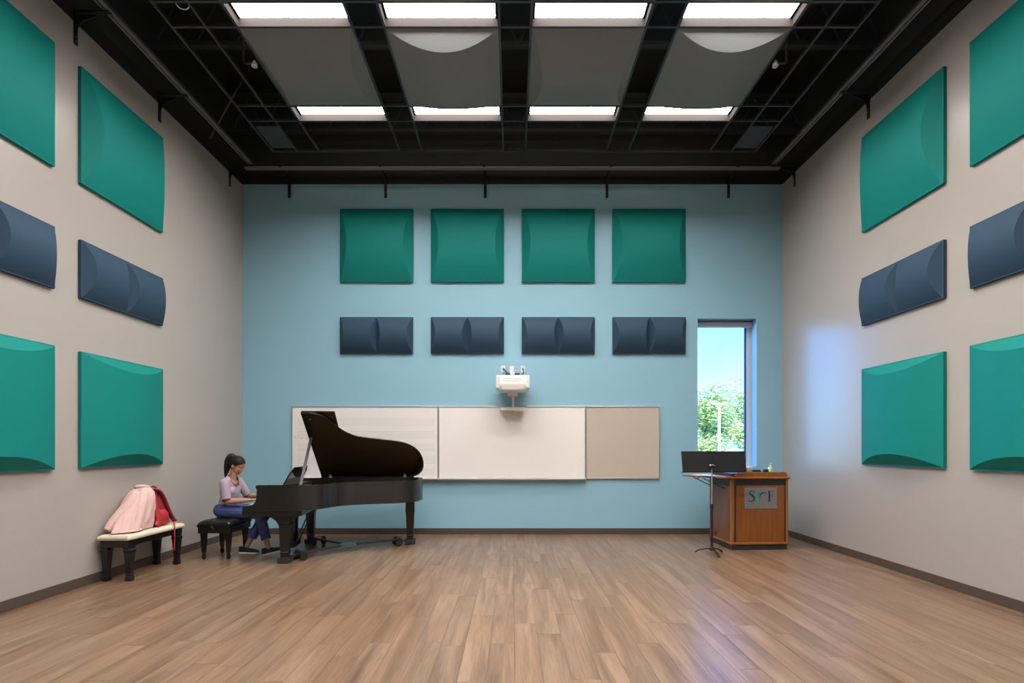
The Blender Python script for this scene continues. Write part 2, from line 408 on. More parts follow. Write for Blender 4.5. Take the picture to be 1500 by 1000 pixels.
for x0, x1, wh in ((GC - 3.61, GC - 3.29, 'left'), (GC + 3.29, GC + 3.61, 'right')):
    tag(ob('ceiling_vent', bx(x0, x1, 6.95, 7.45, ZG + .012, ZG + .03), mat('dark_grey_tile', (.045, .045, .055), .6), bevel=.004), 'dark grey ceiling vent tile in the far %s corner of the grid' % wh, 'vent')

# lights and cloud panels
lens = mat('light_lens', (.9, .9, .9), .5, emit=((1.0, .975, .94), LAMP))
HOUSE = mat('light_housing_darkened', (.017, .015, .0142), 1, spec=0)  # pale housing, colour darkened to offset the lens light falling on it
cxs = [GC + v for v in (-2.33, -.777, .777, 2.33)]
ordn = ['leftmost', 'second from left', 'third from left', 'rightmost']
rown = ['far row', 'near row', 'third row from the blue wall', 'fourth row from the blue wall', 'fifth row from the blue wall']
LP = None
for r, (ya, yb) in enumerate(rowsY):
    for c, x in enumerate(cxs):
        o = empty('ceiling_light', (x, (ya + yb) / 2, ZG), 0, 'bright recessed strip light, %s in the %s' % (ordn[c], rown[r]), 'ceiling light', 'recessed strip lights')
        if LP is None:
            hx, hy, h = .598, .14, .095
            b1 = B()
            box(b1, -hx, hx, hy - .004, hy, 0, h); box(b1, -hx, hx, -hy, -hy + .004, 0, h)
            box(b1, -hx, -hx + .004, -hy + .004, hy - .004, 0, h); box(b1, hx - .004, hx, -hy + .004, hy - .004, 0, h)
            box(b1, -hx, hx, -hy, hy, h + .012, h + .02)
            b2 = B(); box(b2, -hx + .03, hx - .03, -hy + .008, hy - .008, h - .004, h + .006)
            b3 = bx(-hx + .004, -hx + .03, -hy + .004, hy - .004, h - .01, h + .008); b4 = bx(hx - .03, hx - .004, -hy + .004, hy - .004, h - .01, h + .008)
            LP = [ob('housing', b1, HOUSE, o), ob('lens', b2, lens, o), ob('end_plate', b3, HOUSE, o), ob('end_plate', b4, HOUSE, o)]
        else:
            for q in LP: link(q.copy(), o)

def barrel(W, H, bulge, l, n=24):
    """curved face: W along the axis, H across the curve, sloped flat ends; base plane z = 0"""
    bm = B(); rows = []
    for j in range(n + 1):
        s = 2 * j / n - 1; k = 1 - s * s; y = s * H / 2; a = max(l * k, 1e-5)
        rows.append([bm.verts.new(p) for p in ((-W/2, y, 0), (-W/2 + a, y, bulge * k), (W/2 - a, y, bulge * k), (W/2, y, 0))])
    for p, q in zip(rows, rows[1:]):
        for i in range(3):
            f = bm.faces.new((p[i], p[i+1], q[i+1], q[i])); f.smooth = (i == 1)
    for r in rows: pass
    bm.edges.ensure_lookup_table()
    for p, q in zip(rows, rows[1:]):
        for i in (1, 2):
            e = bm.edges.get((p[i], q[i]));
            if e: e.smooth = False
    bm.faces.new([r[0] for r in rows][::-1]) if False else None
    bm.faces.new((rows[0][0], rows[-1][0], rows[-1][3], rows[0][3]))
    return bm
def mesh_of(bm, m, name):
    me = bpy.data.meshes.new(name); bm.normal_update(); bm.to_mesh(me); bm.free(); me.materials.append(m); return me
PT = .04
frame_me = {}
def panel_meshes(kind):
    if kind in frame_me: return frame_me[kind]
    if kind == 'navy':
        fr = mesh_of(bx(-.61, .61, -.305, .305, 0, PT), NAVY, 'frame'); ba = mesh_of(barrel(.592, .586, .095, .075), NAVY, 'barrel_face')
    elif kind == 'cloud':
        fr = mesh_of(bx(-.60, .60, -.60, .60, 0, .02), CLOUD, 'frame'); ba = mesh_of(barrel(1.19, 1.19, .145, .135), CLOUD, 'barrel_face')
    else:
        fr = mesh_of(bx(-.61, .61, -.61, .61, 0, PT), TEAL, 'frame'); ba = mesh_of(barrel(1.195, 1.195, .118, .13), TEAL, 'barrel_face')
    frame_me[kind] = (fr, ba); return fr, ba
def panel(kind, loc, M, turn, label, group, name='acoustic_panel', cat='acoustic panel'):
    """M: rotation so that local z is the outward normal; turn: axis vertical"""
    fr, ba = panel_meshes(kind)
    o = link(bpy.data.objects.new(name, None)); o.matrix_world = Matrix.Translation(loc) @ M.to_4x4(); tag(o, label, cat, group)
    f = link(bpy.data.objects.new('frame', fr), o); bv = f.modifiers.new('bevel', 'BEVEL'); bv.width = .006; bv.segments = 2
    t = .02 if kind == 'cloud' else PT
    if kind == 'navy':
        for s in (-.302, .302): b = link(bpy.data.objects.new('barrel_face', ba), o); b.location = (s, 0, t)
    else:
        b = link(bpy.data.objects.new('barrel_face', ba), o); b.location = (0, 0, t); b.rotation_euler = (0, 0, R(90) if turn else 0)
    return o
MB_ = Matrix(((1, 0, 0), (0, 0, -1), (0, 1, 0)))         # x right, y up, z toward -Y  (back wall)
ML_ = Matrix(((0, 0, 1), (1, 0, 0), (0, 1, 0)))          # x along +Y, y up, z toward +X  (left wall)
MR_ = Matrix(((0, 0, -1), (-1, 0, 0), (0, 1, 0)))        # right wall
MC_ = Matrix(((1, 0, 0), (0, -1, 0), (0, 0, -1)))        # ceiling, z down
o4 = ['leftmost', 'second from left', 'third from left', 'rightmost']
for i in range(4):
    x = -2.267 + i * 1.517
    panel('teal', (x, YB, 4.82), MB_, False, 'square teal curved acoustic panel on the blue wall, %s of four' % o4[i], 'square teal panels on the blue wall')
    panel('navy', (x, YB, 3.32), MB_, False, 'navy double-curved acoustic panel on the blue wall, %s of four' % o4[i], 'navy panels on the blue wall')
for side, X, M in (('left', -HW, ML_), ('right', HW, MR_)):
    for y, wh in ((5.81, 'far'), (4.293, 'near')):
        panel('teal', (X, y, 4.82), M, False, 'upper square teal acoustic panel on the %s wall, %s column' % (side, wh), 'teal panels on the %s wall' % side)
        panel('navy', (X, y, 3.32), M, False, 'navy double-curved acoustic panel on the %s wall, %s column' % (side, wh), 'navy panels on the %s wall' % side)
        panel('teal', (X, y, 1.85), M, True, 'lower square teal acoustic panel on the %s wall, %s column' % (side, wh), 'teal panels on the %s wall' % side)
for r in range(len(rowsY) - 1):
    for c, x in enumerate(cxs):
        y = (rowsY[r][0] + rowsY[r + 1][1]) / 2
        panel('cloud', (x, y, ZG + .022), MC_, c % 2 == 1, 'grey curved ceiling cloud panel, %s in the %s' % (ordn[c], ['far row', 'second row', 'third row', 'fourth row'][r]), 'grey ceiling cloud panels', 'ceiling_cloud', 'ceiling panel')

# sprinklers
for s, x, wh in ((1, -3.16, 'left'), (-1, 3.22, 'right')):
    sp = empty('sprinkler', (x, 5.87, ZG), 0, 'chrome sprinkler head on an elbow pipe beside the %s cloud panel' % wh, 'sprinkler')
    ob('pipe', tube(B(), [(0, 0, .75), (0, 0, .10), (s * .012, 0, .075), (s * .04, 0, .068), (s * .11, 0, .066)], .014, 8), mat('dull_grey_pipe', (.05, .045, .045), .45, metal=.4), sp, smooth=True)
    bm = B(); lathe(bm, [(.026, -.02), (.03, -.01), (.03, .01), (.018, .02), (.014, .04)], 14, M=Matrix.Translation((s * .13, 0, .062)))
    tube(bm, [(s * .13 + .028 * math.cos(a), .028 * math.sin(a), .035) for a in [k * math.pi / 8 for k in range(17)]], .006, 6)
    ob('head', bm, mat('bright_chrome_head', (.85, .83, .8), .3, metal=.5), sp, smooth=True)
tag(ob('ceiling_cable', tube(B(), catmull([(-3.45, 5.05, 6.25), (-3.42, 5.07, 5.98), (-3.36, 5.10, 5.93), (-3.29, 5.10, 5.97), (-3.24, 5.1, 6.2)], 5), .006, 6), WHITEM, smooth=True), 'thin white cable loop hanging at the near left grid corner', 'cable')

# ------------------------------------------------------------------ boards on the blue wall
s8 = 87.8
bx0, bx1, bx2, bx3 = [(p - VX) / s8 for p in (427, 642, 858, 966.5)]
bz0, bz1 = .925, 2.14
def board(name, x0, x1, face, label, cat, tray):
    o = empty(name, ((x0 + x1) / 2, YB, 0), 0, label, cat); hw = (x1 - x0) / 2
    ob('surface', bx(-hw + .012, hw - .012, -.024, -.001, bz0 + .012, bz1 - .012), face, o)
    for a in ((-hw + .001, hw - .001, -.032, -.001, bz1 - .018, bz1), (-hw + .001, hw - .001, -.032, -.001, bz0, bz0 + .018),
              (-hw + .001, -hw + .016, -.032, -.001, bz0 + .018, bz1 - .018), (hw - .016, hw - .001, -.032, -.001, bz0 + .018, bz1 - .018)):
        ob('frame_bar', bx(*a), ALU, o, bevel=.003)
    if tray:
        bm = B(); prism(bm, [(-.033, bz0 - .012), (-.033, bz0 + .018), (-.042, bz0 + .016), (-.075, bz0 + .004), (-.085, bz0 + .012), (-.092, bz0 + .006), (-.085, bz0 - .012)],
                        lambda p: Vector((-hw + .004, p[0], p[1])), lambda p: Vector((hw - .004, p[0], p[1])))
        ob('tray', bm, ALU, o)
    return o
b1 = board('music_whiteboard', bx0, bx1, WHITEB, 'whiteboard ruled with music staves behind the open piano lid', 'whiteboard', True)
hw = (bx1 - bx0) / 2
for k in range(5):
    bm = B(); zt = 1.93 - k * .212
    for q in range(5): box(bm, -hw + .10, hw - .06, -.0246, -.0238, zt - q * .027 - .0016, zt - q * .027 + .0016)
    tag(ob('staff_lines', bm, STAFF, b1), kind='stuff')
def scribble(par, pts, r=.004):
    ob('marker_note', tube(B(), [(x, -.0245, z) for x, z in pts], r, 5), INK, par)
for (x, z, k) in ((-.80, 2.06, 0), (-.755, 2.062, 1), (-1.17, 1.62, 1), (-1.13, 1.615, 0), (-1.08, 1.60, 2), (-1.04, 1.605, 0), (-.98, 1.595, 1), (-.93, 1.58, 2), (-.90, 1.48, 0), (-.86, 1.47, 1)):
    P = [[(0, 0), (.012, .014), (.022, 0), (.012, -.012), (0, 0)], [(0, .02), (0, -.02), (.012, -.012), (.02, -.02)], [(0, -.01), (.01, .012), (.02, -.01), (.03, .01)]][k]
    scribble(b1, [(x + a, z + b) for a, b in P], .0028)
board('plain_whiteboard', bx1, bx2, WHITEB, 'plain blank whiteboard below the wall projector', 'whiteboard', True)
board('tackboard', bx2, bx3, TACK, 'tan fabric tackboard at the right end of the whiteboards', 'tackboard', False)

# projector on its wall arm
pj = empty('projector', (.005, YB, 2.35), 0, 'white short throw projector on a wall arm above the whiteboards', 'projector')
bm = B()
prism(bm, [(-.57, .0), (-.17, .0), (-.17, .20), (-.30, .235), (-.54, .235), (-.575, .21), (-.585, .09)], lambda p: Vector((-.215, p[0], p[1])), lambda p: Vector((.215, p[0], p[1])))
ob('body', bm, PROJ, pj, bevel=.012, seg=3)
ob('shell', bx(-.265, .265, -.555, -.10, .025, .238), PROJ, pj, bevel=.018, seg=3)
for s in (-.185, .185): ob('foot', bx(s - .017, s + .017, -.592, -.583, .015, .065), PGREY, pj, bevel=.003)
for i, (a, b_) in enumerate(((-.14, .14), (-.13, .10))): ob('print_line', bx(a, b_, -.5815, -.579, .165 - i * .028, .171 - i * .028), PGREY, pj)
ob('wall_arm', bx(-.04, .03, -.52, -.01, .245, .285), WHITEM, pj, bevel=.006)
ob('wall_plate', bx(-.05, .02, -.02, 0, .20, .46), WHITEM, pj, bevel=.004)
ob('cable_bracket', bx(-.12, .12, -.10, -.02, .30, .335), DGREY, pj, bevel=.006)
ob('lower_block', bx(-.08, .08, -.30, -.12, -.07, -.001), PROJ, pj, bevel=.008)
ob('stem', bx(-.01, .028, -.20, -.165, -.31, -.07), WHITEM, pj, bevel=.003)
ob('touch_bar', bx(-.205, .205, -.25, -.045, -.295, -.245), PROJ, pj, bevel=.012, seg=3)
for i, x in enumerate((-.155, .175)):
    ou = empty('wall_outlet', (x, YB, 2.76), 0, 'white outlet plate on the %s above the projector' % ('left' if i == 0 else 'right'), 'outlet')
    ob('plate', bx(-.036, .036, -.008, 0, -.058, .058), WHITEM, ou, bevel=.003); ob('socket', bx(-.014, .014, -.011, -.008, -.025, .025), PGREY, ou, bevel=.003)
tag(ob('power_cable', tube(B(), catmull([(-.15, YB - .015, 2.765), (-.11, YB - .05, 2.72), (-.06, YB - .08, 2.68), (.0, YB - .10, 2.665), (.02, YB - .14, 2.645)], 5), .009, 6), RUBBER, smooth=True), 'thick dark cable from the left outlet to the projector', 'cable')
tag(ob('signal_cable', tube(B(), catmull([(.175, YB - .02, 2.77), (.185, YB - .06, 2.70), (.14, YB - .16, 2.63), (.06, YB - .30, 2.615), (.01, YB - .34, 2.62)], 5), .007, 6), RUBBER, smooth=True), 'thin dark cable looping from the right outlet onto the projector', 'cable')

# ------------------------------------------------------------------ grand piano
PX, PY, TH = -3.33, 6.16, R(8)
PP = Matrix.Translation((PX, PY, 0)) @ Matrix.Rotation(TH, 4, 'Z')
piano = empty('grand_piano', (PX, PY, 0), TH, 'black grand piano with propped open lid in front of the music whiteboard', 'piano')
W_ = 1.48; ZR0, ZR1 = .672, .985
out = [(.17, 0), (.50, 0), (.72, .0), (.86, .05), (.97, .19), (1.06, .34), (1.18, .445), (1.36, .51), (1.60, .555), (1.83, .605), (2.0, .71), (2.10, .86), (2.145, 1.06), (2.135, 1.27), (2.06, 1.42), (1.93, W_), (1.6, W_), (.17, W_)]
path = [Vector((*p, 0)) for p in out[:2]] + catmull([(*p, 0) for p in out[2:16]], 6)[:] + [Vector((*p, 0)) for p in out[16:]]
path = [p for i, p in enumerate(path) if i == 0 or (p - path[i-1]).length > 1e-4]
def offset(path, d):
    r = []
    for i, p in enumerate(path):
        t = (path[min(i+1, len(path)-1)] - path[max(i-1, 0)]).normalized(); r.append(p + Vector((-t.y, t.x, 0)) * d)
    return r
inn = offset(path, .055)
bm = B(); vs = []
for p, q in zip(path, inn): vs.append([bm.verts.new((p.x, p.y, ZR0)), bm.verts.new((p.x, p.y, ZR1)), bm.verts.new((q.x, q.y, ZR1)), bm.verts.new((q.x, q.y, ZR0))])
for a, b in zip(vs, vs[1:]):
    for i in range(4):
        f = bm.faces.new((a[i], b[i], b[(i+1) % 4], a[(i+1) % 4])); f.smooth = i in (0, 2)
bm.faces.new(vs[0]); bm.faces.new(vs[-1][::-1]); bmesh.ops.recalc_face_normals(bm, faces=bm.faces)
for e in bm.edges:
    if len(e.link_faces) == 2 and e.calc_face_angle() > R(50): e.smooth = False
ob('rim', bm, RIMM, piano)
def flat(poly, z0, z1): return prism(B(), [(p.x, p.y) for p in poly], lambda p: Vector((p[0], p[1], z0)), lambda p: Vector((p[0], p[1], z1)))
ins = offset(path, .056)
ob('soundboard', flat(ins, .74, .755), SOUND, piano)
pl = offset(path, .075)
ob('iron_plate', flat([p for p in pl if p.x > .40] + [Vector((.40, W_ - .075, 0)), Vector((.40, .075, 0))] if False else pl, .84, .86), GOLD, piano)
bm = B(); lim = [(.10, .78), (.2, .88), (.3, .95), (.44, 1.06), (.5, 1.2), (.55, 1.45), (.6, 1.68), (.7, 1.85), (2, 1.95)]
for k in range(60):
    v0 = .14 + k * .0205; u1 = .60 + 1.35 * min(1, (k / 60) ** .6)
    for (va, ua), (vb, ub) in zip(lim, lim[1:]):
        if va <= v0 <= vb: u1 = min(u1, ua + (ub - ua) * (v0 - va) / (vb - va))
    tube(bm, [(.50, v0, .872), (u1, v0, .872)], .0012, 4)
tag(ob('strings', bm, STEEL, piano), kind='stuff')
for k in range(4):
    v = .66 + k * .2; ob('bottom_beam', bx(.45, 1.9 - .08 * (3 - k), v, v + .08, .69, .739), SATIN, piano)
# arms, keybed, keys
arm = [(0, .60), (0, .725), (.015, .735), (.085, .737), (.125, .75), (.150, .78), (.165, .83), (.170, .945), (.158, .95), (.155, .985), (.30, .985), (.30, .60)]
for v0, v1 in ((-.006, .10), (W_ - .10, W_ + .006)):
    ob('arm', prism(B(), arm, lambda p: Vector((p[0], v0, p[1])), lambda p: Vector((p[0], v1, p[1]))), SATIN, piano, bevel=.004)
ob('arm_moulding', bx(-.004, .70, -.012, -.006, .655, .672), SATIN, piano, bevel=.003)
ob('keybed', bx(.004, .70, .0, W_, .600, .668), SATIN, piano, bevel=.004)
ob('key_slip', bx(.012, .035, .10, W_ - .10, .668, .735), SATIN, piano, bevel=.003)
bm = B(); kw = (W_ - .24) / 52
for k in range(52): box(bm, .037, .19, .12 + k * kw + .0006, .12 + (k + 1) * kw - .0006, .70, .742)
tag(ob('white_keys', bm, IVORY, piano), kind='stuff')
bm = B()
for k in range(51):
    if k % 7 in (0, 2, 3, 5, 6): box(bm, .085, .19, .12 + (k + 1) * kw - .006, .12 + (k + 1) * kw + .006, .742, .754)
tag(ob('black_keys', bm, EBONY, piano), kind='stuff')
ob('fallboard', prism(B(), [(.185, .74), (.205, .93), (.235, .93), (.235, .74)], lambda p: Vector((p[0], .10, p[1])), lambda p: Vector((p[0], W_ - .10, p[1]))), BLACKL, piano, bevel=.004)
ob('pin_block_cover', bx(.235, .47, .057, W_ - .057, .86, .935), SATIN, piano, bevel=.003)
# music desk
a = R(62)
md = lambda p, h: Vector((.36 + p[1] * math.cos(a) + h * math.sin(a), p[0], .945 + p[1] * math.sin(a) - h * math.cos(a)))
ob('music_desk', prism(B(), [(.34, 0), (1.14, 0), (1.14, .20), (1.05, .285), (.43, .285), (.34, .20)], lambda p: md(p, 0), lambda p: md(p, .016)), BLACKL, piano, bevel=.004)
ob('desk_shelf', bx(.30, .46, .25, 1.23, .936, .950), SATIN, piano, bevel=.003)
# lid
PHI = R(38); HV = W_ + .004
def lp(u, v, h):
    wd = HV - v; return Vector((u, HV - wd * math.cos(PHI) + h * math.sin(PHI), ZR1 + .001 + wd * math.sin(PHI) + h * math.cos(PHI)))
lidp = [p for p in offset(path, -.012) if p.x > .605]
lidpoly = [(.60, -.012)] + [(p.x, (HV if p.y > W_ - .003 else p.y)) for p in lidp] + [(.60, HV)]
lid = ob('lid', prism(B(), lidpoly, lambda p: lp(p[0], p[1], 0), lambda p: lp(p[0], p[1], .019)), LIDM, piano, bevel=.006, seg=3)
ob('lid_flap', prism(B(), [(.605, -.012), (1.03, -.012), (1.03, W_), (.605, W_)], lambda p: lp(p[0], p[1], .024), lambda p: lp(p[0], p[1], .042)), LIDM, lid, bevel=.005, seg=3)
ob('hinge_strip', bx(.60, 2.0, W_ - .03, W_ + .003, ZR1 - .001, ZR1 + .02), SATIN, piano)
HINGE = mat('pale_nickel', (.62, .57, .50), .35, metal=.3)
for u in (.74, 1.86):
    bm = B(); tube(bm, [(u - .03, HV, ZR1 + .004), (u + .03, HV, ZR1 + .004)], .009, 8); box(bm, u - .028, u + .028, HV - .045, HV, ZR1 - .001, ZR1 + .003)
    box(bm, u - .022, u + .022, HV - .052, HV - .040, ZR1 - .03, ZR1 + .03)
    bar(bm, lp(u, HV - .03, -.002), lp(u, HV - .085, -.002), .026, .006)
    ob('lid_hinge', bm, HINGE, piano)
ptop = lp(.635, .24 + .26, -.004)
bm = B()
bar(bm, (.66, .07, .955), ptop, .034, .018)
ob('lid_prop', bm, mat('prop_satin_grey', (.10, .09, .09), .3), piano, bevel=.003)
ob('lid_latch', lathe(B(), [(.016, 0), (.016, .012), (.008, .016)], 12, M=Matrix.Translation(lp(.70, .10, -.014)) @ Matrix.Rotation(-PHI, 4, 'X')), CHROME, piano)
# legs
def leg_prof(z1): return [(.036, .040), (.042, .046), (.12, .046), (.128, .052), (.138, .052), (.142, .048), (.48, .061), (.49, .068), (.51, .068), (z1, .062)]
for u, v in ((.47, .115), (.47, W_ - .115), (1.965, 1.10)):
    lg = ob('leg', sqleg(B(), leg_prof(.60 if u < 1 else .68), u, v), SATIN, piano, bevel=.004)
    ob('ferrule', sqleg(B(), [(.1385, .0525), (.1415, .0525)], u, v), CHROME, lg)
    if u < 1:
        half = [(.061, .47), (.075, .50), (.10, .535), (.135, .565), (.19, .588), (.215, .60)]
        poly = [(u + a, b) for a, b in half] + [(u - a, b) for a, b in half[::-1]]
        ob('leg_bracket', prism(B(), poly, lambda p: Vector((p[0], v - .055, p[1])), lambda p: Vector((p[0], v + .055, p[1]))), SATIN, lg, bevel=.003)
    else: ob('leg_block', bx(u - .10, u + .10, v - .10, v + .10, .645, .69), SATIN, lg, bevel=.004)
# lyre
ly = ob('pedal_lyre', bx(.36, .46, .54, .86, .10, .17), SATIN, piano, bevel=.006)
for v in (.60, .80): ob('lyre_post', sqleg(B(), [(.17, .030), (.40, .026), (.60, .034)], .41, v), SATIN, ly, bevel=.003)
ob('lyre_back', bx(.395, .42, .65, .75, .17, .60), SATIN, ly)
for v in (.62, .70, .78):
    bm = B(); tube(bm, catmull([(.40, v, .115), (.33, v, .112), (.25, v, .085), (.21, v, .075)], 4), [.008]*9 + [.011, .013, .014, .012], 8); ob('pedal', bm, BRASS, ly, smooth=True)
for v in (.60, .80): ob('lyre_strut', tube(B(), [(.45, v, .15), (.66, v, .62)], .009, 8), DGREY, ly)
ob('trap_lever', bx(.70, 1.05, .70, .78, .655, .69), SATIN, piano, bevel=.004)

# dolly under the legs
dl = empty('piano_dolly', (PX, PY, 0), TH, 'three armed steel piano dolly with casters under the grand piano', 'dolly')
hub = Vector((1.12, .74, .085))
ob('hub', lathe(B(), [(.10, -.012), (.12, -.006), (.12, .006), (.10, .014)], 20, c=hub), STEEL, dl, bevel=0)
for u, v in ((.47, .115), (.47, W_ - .115), (1.965, 1.10)):
    p = Vector((u, v, .085)); d = (p - hub); d.z = 0; L = d.length; d.normalize(); s = Vector((-d.y, d.x, 0))
    ar = ob('arm', bar(B(), hub + d * .09, p - d * .13, .04, .025, s), DGREY, dl, bevel=.003)
    cup = B(); c = p; box(cup, u - .075, u + .075, v - .075, v + .075, .012, .030)
    for q in (-1, 1): box(cup, u - .075, u + .075, v + q * .07 - .006, v + q * .07 + .006, .030, .075)
    ob('cup', cup, DGREY, dl, bevel=.003)
    bar(cup := B(), p - d * .14, Vector((u, v, .04)) - d * .07, .04, .02, s); ob('cup_link', cup, DGREY, ar)
    for q in (-1, 1):
        wc = p - d * .20 + s * q * .085; ax = s
        Mx = Matrix.Translation((wc.x, wc.y, .052)) @ Vector((0, 0, 1)).rotation_difference(ax).to_matrix().to_4x4()
        ob('caster_wheel', lathe(B(), [(.020, -.018), (.048, -.018), (.052, -.010), (.052, .010), (.048, .018), (.020, .018)], 18, M=Mx), RUBBER, dl, smooth=False)
        cf = B(); box(cf, -.03, .03, -.024, .024, .054, .062, M=Mx @ Matrix.Rotation(R(-90), 4, 'X') if False else Matrix.Translation((wc.x, wc.y, .052)))
        tube(cf, [(wc.x, wc.y, .10), (wc.x, wc.y, .125)], .012, 8); bar(cf, (wc.x, wc.y, .118), (p - d * .16) + Vector((0, 0, .03)), .03, .008, s)
        ob('caster_bracket', cf, DGREY, dl)

# ------------------------------------------------------------------ benches
def tuft(x0, x1, y0, y1, z0, zt, nx, ny, depth, edge, n=34):
    """cushion top with a quilted relief, closed underneath"""
    bm = B(); g = []
    for i in range(n + 1):
        row = []
        for j in range(n + 1):
            s, t = i / n, j / n
            e = min(s, 1 - s) * (x1 - x0); e2 = min(t, 1 - t) * (y1 - y0); d = min(e, e2)
            k = min(1, d / edge); k = math.sqrt(max(0, 1 - (1 - k) ** 2))
            q = abs(math.sin(math.pi * (s * nx + t * ny))) * abs(math.sin(math.pi * (s * nx - t * ny)))
            row.append(bm.verts.new((x0 + (x1 - x0) * s, y0 + (y1 - y0) * t, z0 + (zt - z0) * k - depth * k * (1 - q ** .45))))
        g.append(row)
    for i in range(n):
        for j in range(n): bm.faces.new((g[i][j], g[i+1][j], g[i+1][j+1], g[i][j+1])).smooth = True
    per = [g[i][0] for i in range(n)] + [g[n][j] for j in range(n)] + [g[i][n] for i in range(n, 0, -1)] + [g[0][j] for j in range(n, 0, -1)]
    bm.faces.new(per[::-1])
    return bm
ab = empty('artist_bench', (-3.86, 6.72, 0), 0, 'black tufted leather piano bench the player sits on', 'bench')
ob('seat_box', bx(-.205, .205, -.265, .265, .345, .430), SATIN, ab, bevel=.006)
ob('moulding', bx(-.213, .213, -.273, .273, .425, .437), SATIN, ab, bevel=.004)
ob('cushion', tuft(-.215, .215, -.275, .275, .437, .512, 2, 2, .016, .05), LEATHER, ab)
for sx in (-.16, .16):
    for sy in (-.205, .205):
        lg = B(); sqleg(lg, [(.10, .020), (.345, .031)], sx, sy)
        lathe(lg, [(.012, 0), (.022, .012), (.026, .045), (.018, .075), (.027, .088), (.027, .098), (.02, .104)], 14, c=(sx, sy, 0))
        ob('leg', lg, SATIN, ab)
for s in (-1, 1):
    bm = B(); lathe(bm, [(.012, 0), (.012, .014), (.030, .016), (.033, .026), (.028, .036), (.010, .040)], 16, M=Matrix.Translation((0, s * .268, .415)) @ Matrix.Rotation(R(90) * s * -1, 4, 'X'))
    ob('adjuster_knob', bm, BLACKL, ab, smooth=False)

db = empty('duet_bench', (-4.31, 5.85, 0), 0, 'long black piano bench with cream quilted seat against the left wall', 'bench')
HXB, HYB = .178, .475
ob('cushion', tuft(-HXB, HXB, -HYB, HYB, .455, .512, 7, 17, .006, .04, 68), CREAM, db)
for a in ((-.155, .155, -.44, -.415), (-.155, .155, .415, .44)): ob('apron', bx(a[0], a[1], a[2], a[3], .375, .454), SATIN, db, bevel=.003)
for a in ((-.155, -.13), (.13, .155)): ob('apron', bx(a[0], a[1], -.415, .415, .385, .454), SATIN, db, bevel=.003)
for sx in (-.125, .125):
    for sy in (-.385, .385):
        lg = ob('leg', sqleg(B(), [(0, .026), (.006, .031), (.045, .031), (.06, .024), (.066, .030), (.074, .030), (.08, .025), (.31, .038), (.325, .043), (.345, .043), (.355, .036), (.452, .036)], sx, sy), SATIN, db, bevel=.003)
        q = [(0, .375), (0, .30), (.012, .335), (.04, .362), (.085, .375)]
        dy = -1 if sy > 0 else 1; dx = -1 if sx > 0 else 1
        ob('corner_bracket', prism(B(), [(sy + dy * (.036 + p[0]), p[1] + .012) for p in q], lambda p: Vector((sx - .012, p[0], p[1])), lambda p: Vector((sx + .012, p[0], p[1]))), SATIN, lg)
        ob('corner_bracket', prism(B(), [(sx + dx * (.036 + p[0] * .9), p[1]) for p in q], lambda p: Vector((p[0], sy - .012, p[1])), lambda p: Vector((p[0], sy + .012, p[1]))), SATIN, lg)

# ------------------------------------------------------------------ backpack and jacket
bp = empty('backpack', (-4.36, 6.02, .508), 0, 'maroon backpack sitting on the cream bench seat', 'backpack')
def superloft(rows, n=28, ex=.55, fold=None):
    rings = []
    for (z, cx, cy, rx, ry) in rows:
        ring = []
        for k in range(n):
            t = 2 * math.pi * k / n; c, s = math.cos(t), math.sin(t)
            f = 1 + (fold(t, z) if fold else 0)
            ring.append((cx + rx * f * math.copysign(abs(c) ** ex, c), cy + ry * f * math.copysign(abs(s) ** ex, s), z))
        rings.append(ring)
    return rings
bm = loft(B(), superloft([(0, .01, .02, .085, .14), (.015, .01, .02, .105, .165), (.10, .005, .02, .115, .17), (.25, -.01, .005, .11, .16), (.37, -.025, -.02, .095, .145), (.43, -.05, -.05, .07, .10), (.455, -.055, -.06, .04, .06)]))
ob('body', bm, RED, bp, smooth=True)
bm = loft(B(), superloft([(.02, .125, .02, .02, .09), (.03, .13, .02, .03, .11), (.15, .118, .015, .03, .11), (.20, .105, .01, .015, .09)]))
ob('front_pocket', bm, REDB, bp, smooth=True)
def band(bm, pts, wd, th, side):
    pts = [Vector(p) for p in pts]; rings = []
    for i, p in enumerate(pts):
        d = (pts[min(i+1, len(pts)-1)] - pts[max(i-1, 0)]).normalized(); s = (Vector(side) - d * Vector(side).dot(d)).normalized(); n = d.cross(s)
        rings.append([p + s * a * wd/2 + n * b * th/2 for a, b in ((-1,-.4),(-.7,-1),(.7,-1),(1,-.4),(1,.4),(.7,1),(-.7,1),(-1,.4))])
    return loft(bm, rings)
ob('shoulder_strap', band(B(), catmull([(.03, -.03, .445), (.070, .035, .425), (.095, .085, .34), (.118, .125, .21), (.145, .165, .09), (.165, .19, .035)], 5), .075, .022, (1, -.4, .3)), RED, bp, smooth=True)
ob('shoulder_strap', band(B(), catmull([(.04, -.09, .43), (.10, -.11, .34), (.135, -.09, .20), (.15, -.06, .09), (.15, -.10, .02)], 5), .07, .022, (.2, 1, 0)), REDB, bp, smooth=True)
ob('webbing', band(B(), catmull([(.165, .19, .035), (.195, .13, .022), (.222, .10, .008), (.230, .09, -.05), (.2315, .09, -.16), (.231, .085, -.31)], 5), .018, .004, (0, 1, 0)), REDB, bp, smooth=True)
ob('top_handle', tube(B(), catmull([(-.03, -.01, .43), (-.01, .04, .475), (.01, .075, .46), (.02, .085, .41)], 5), .012, 8), RED, bp, smooth=True)

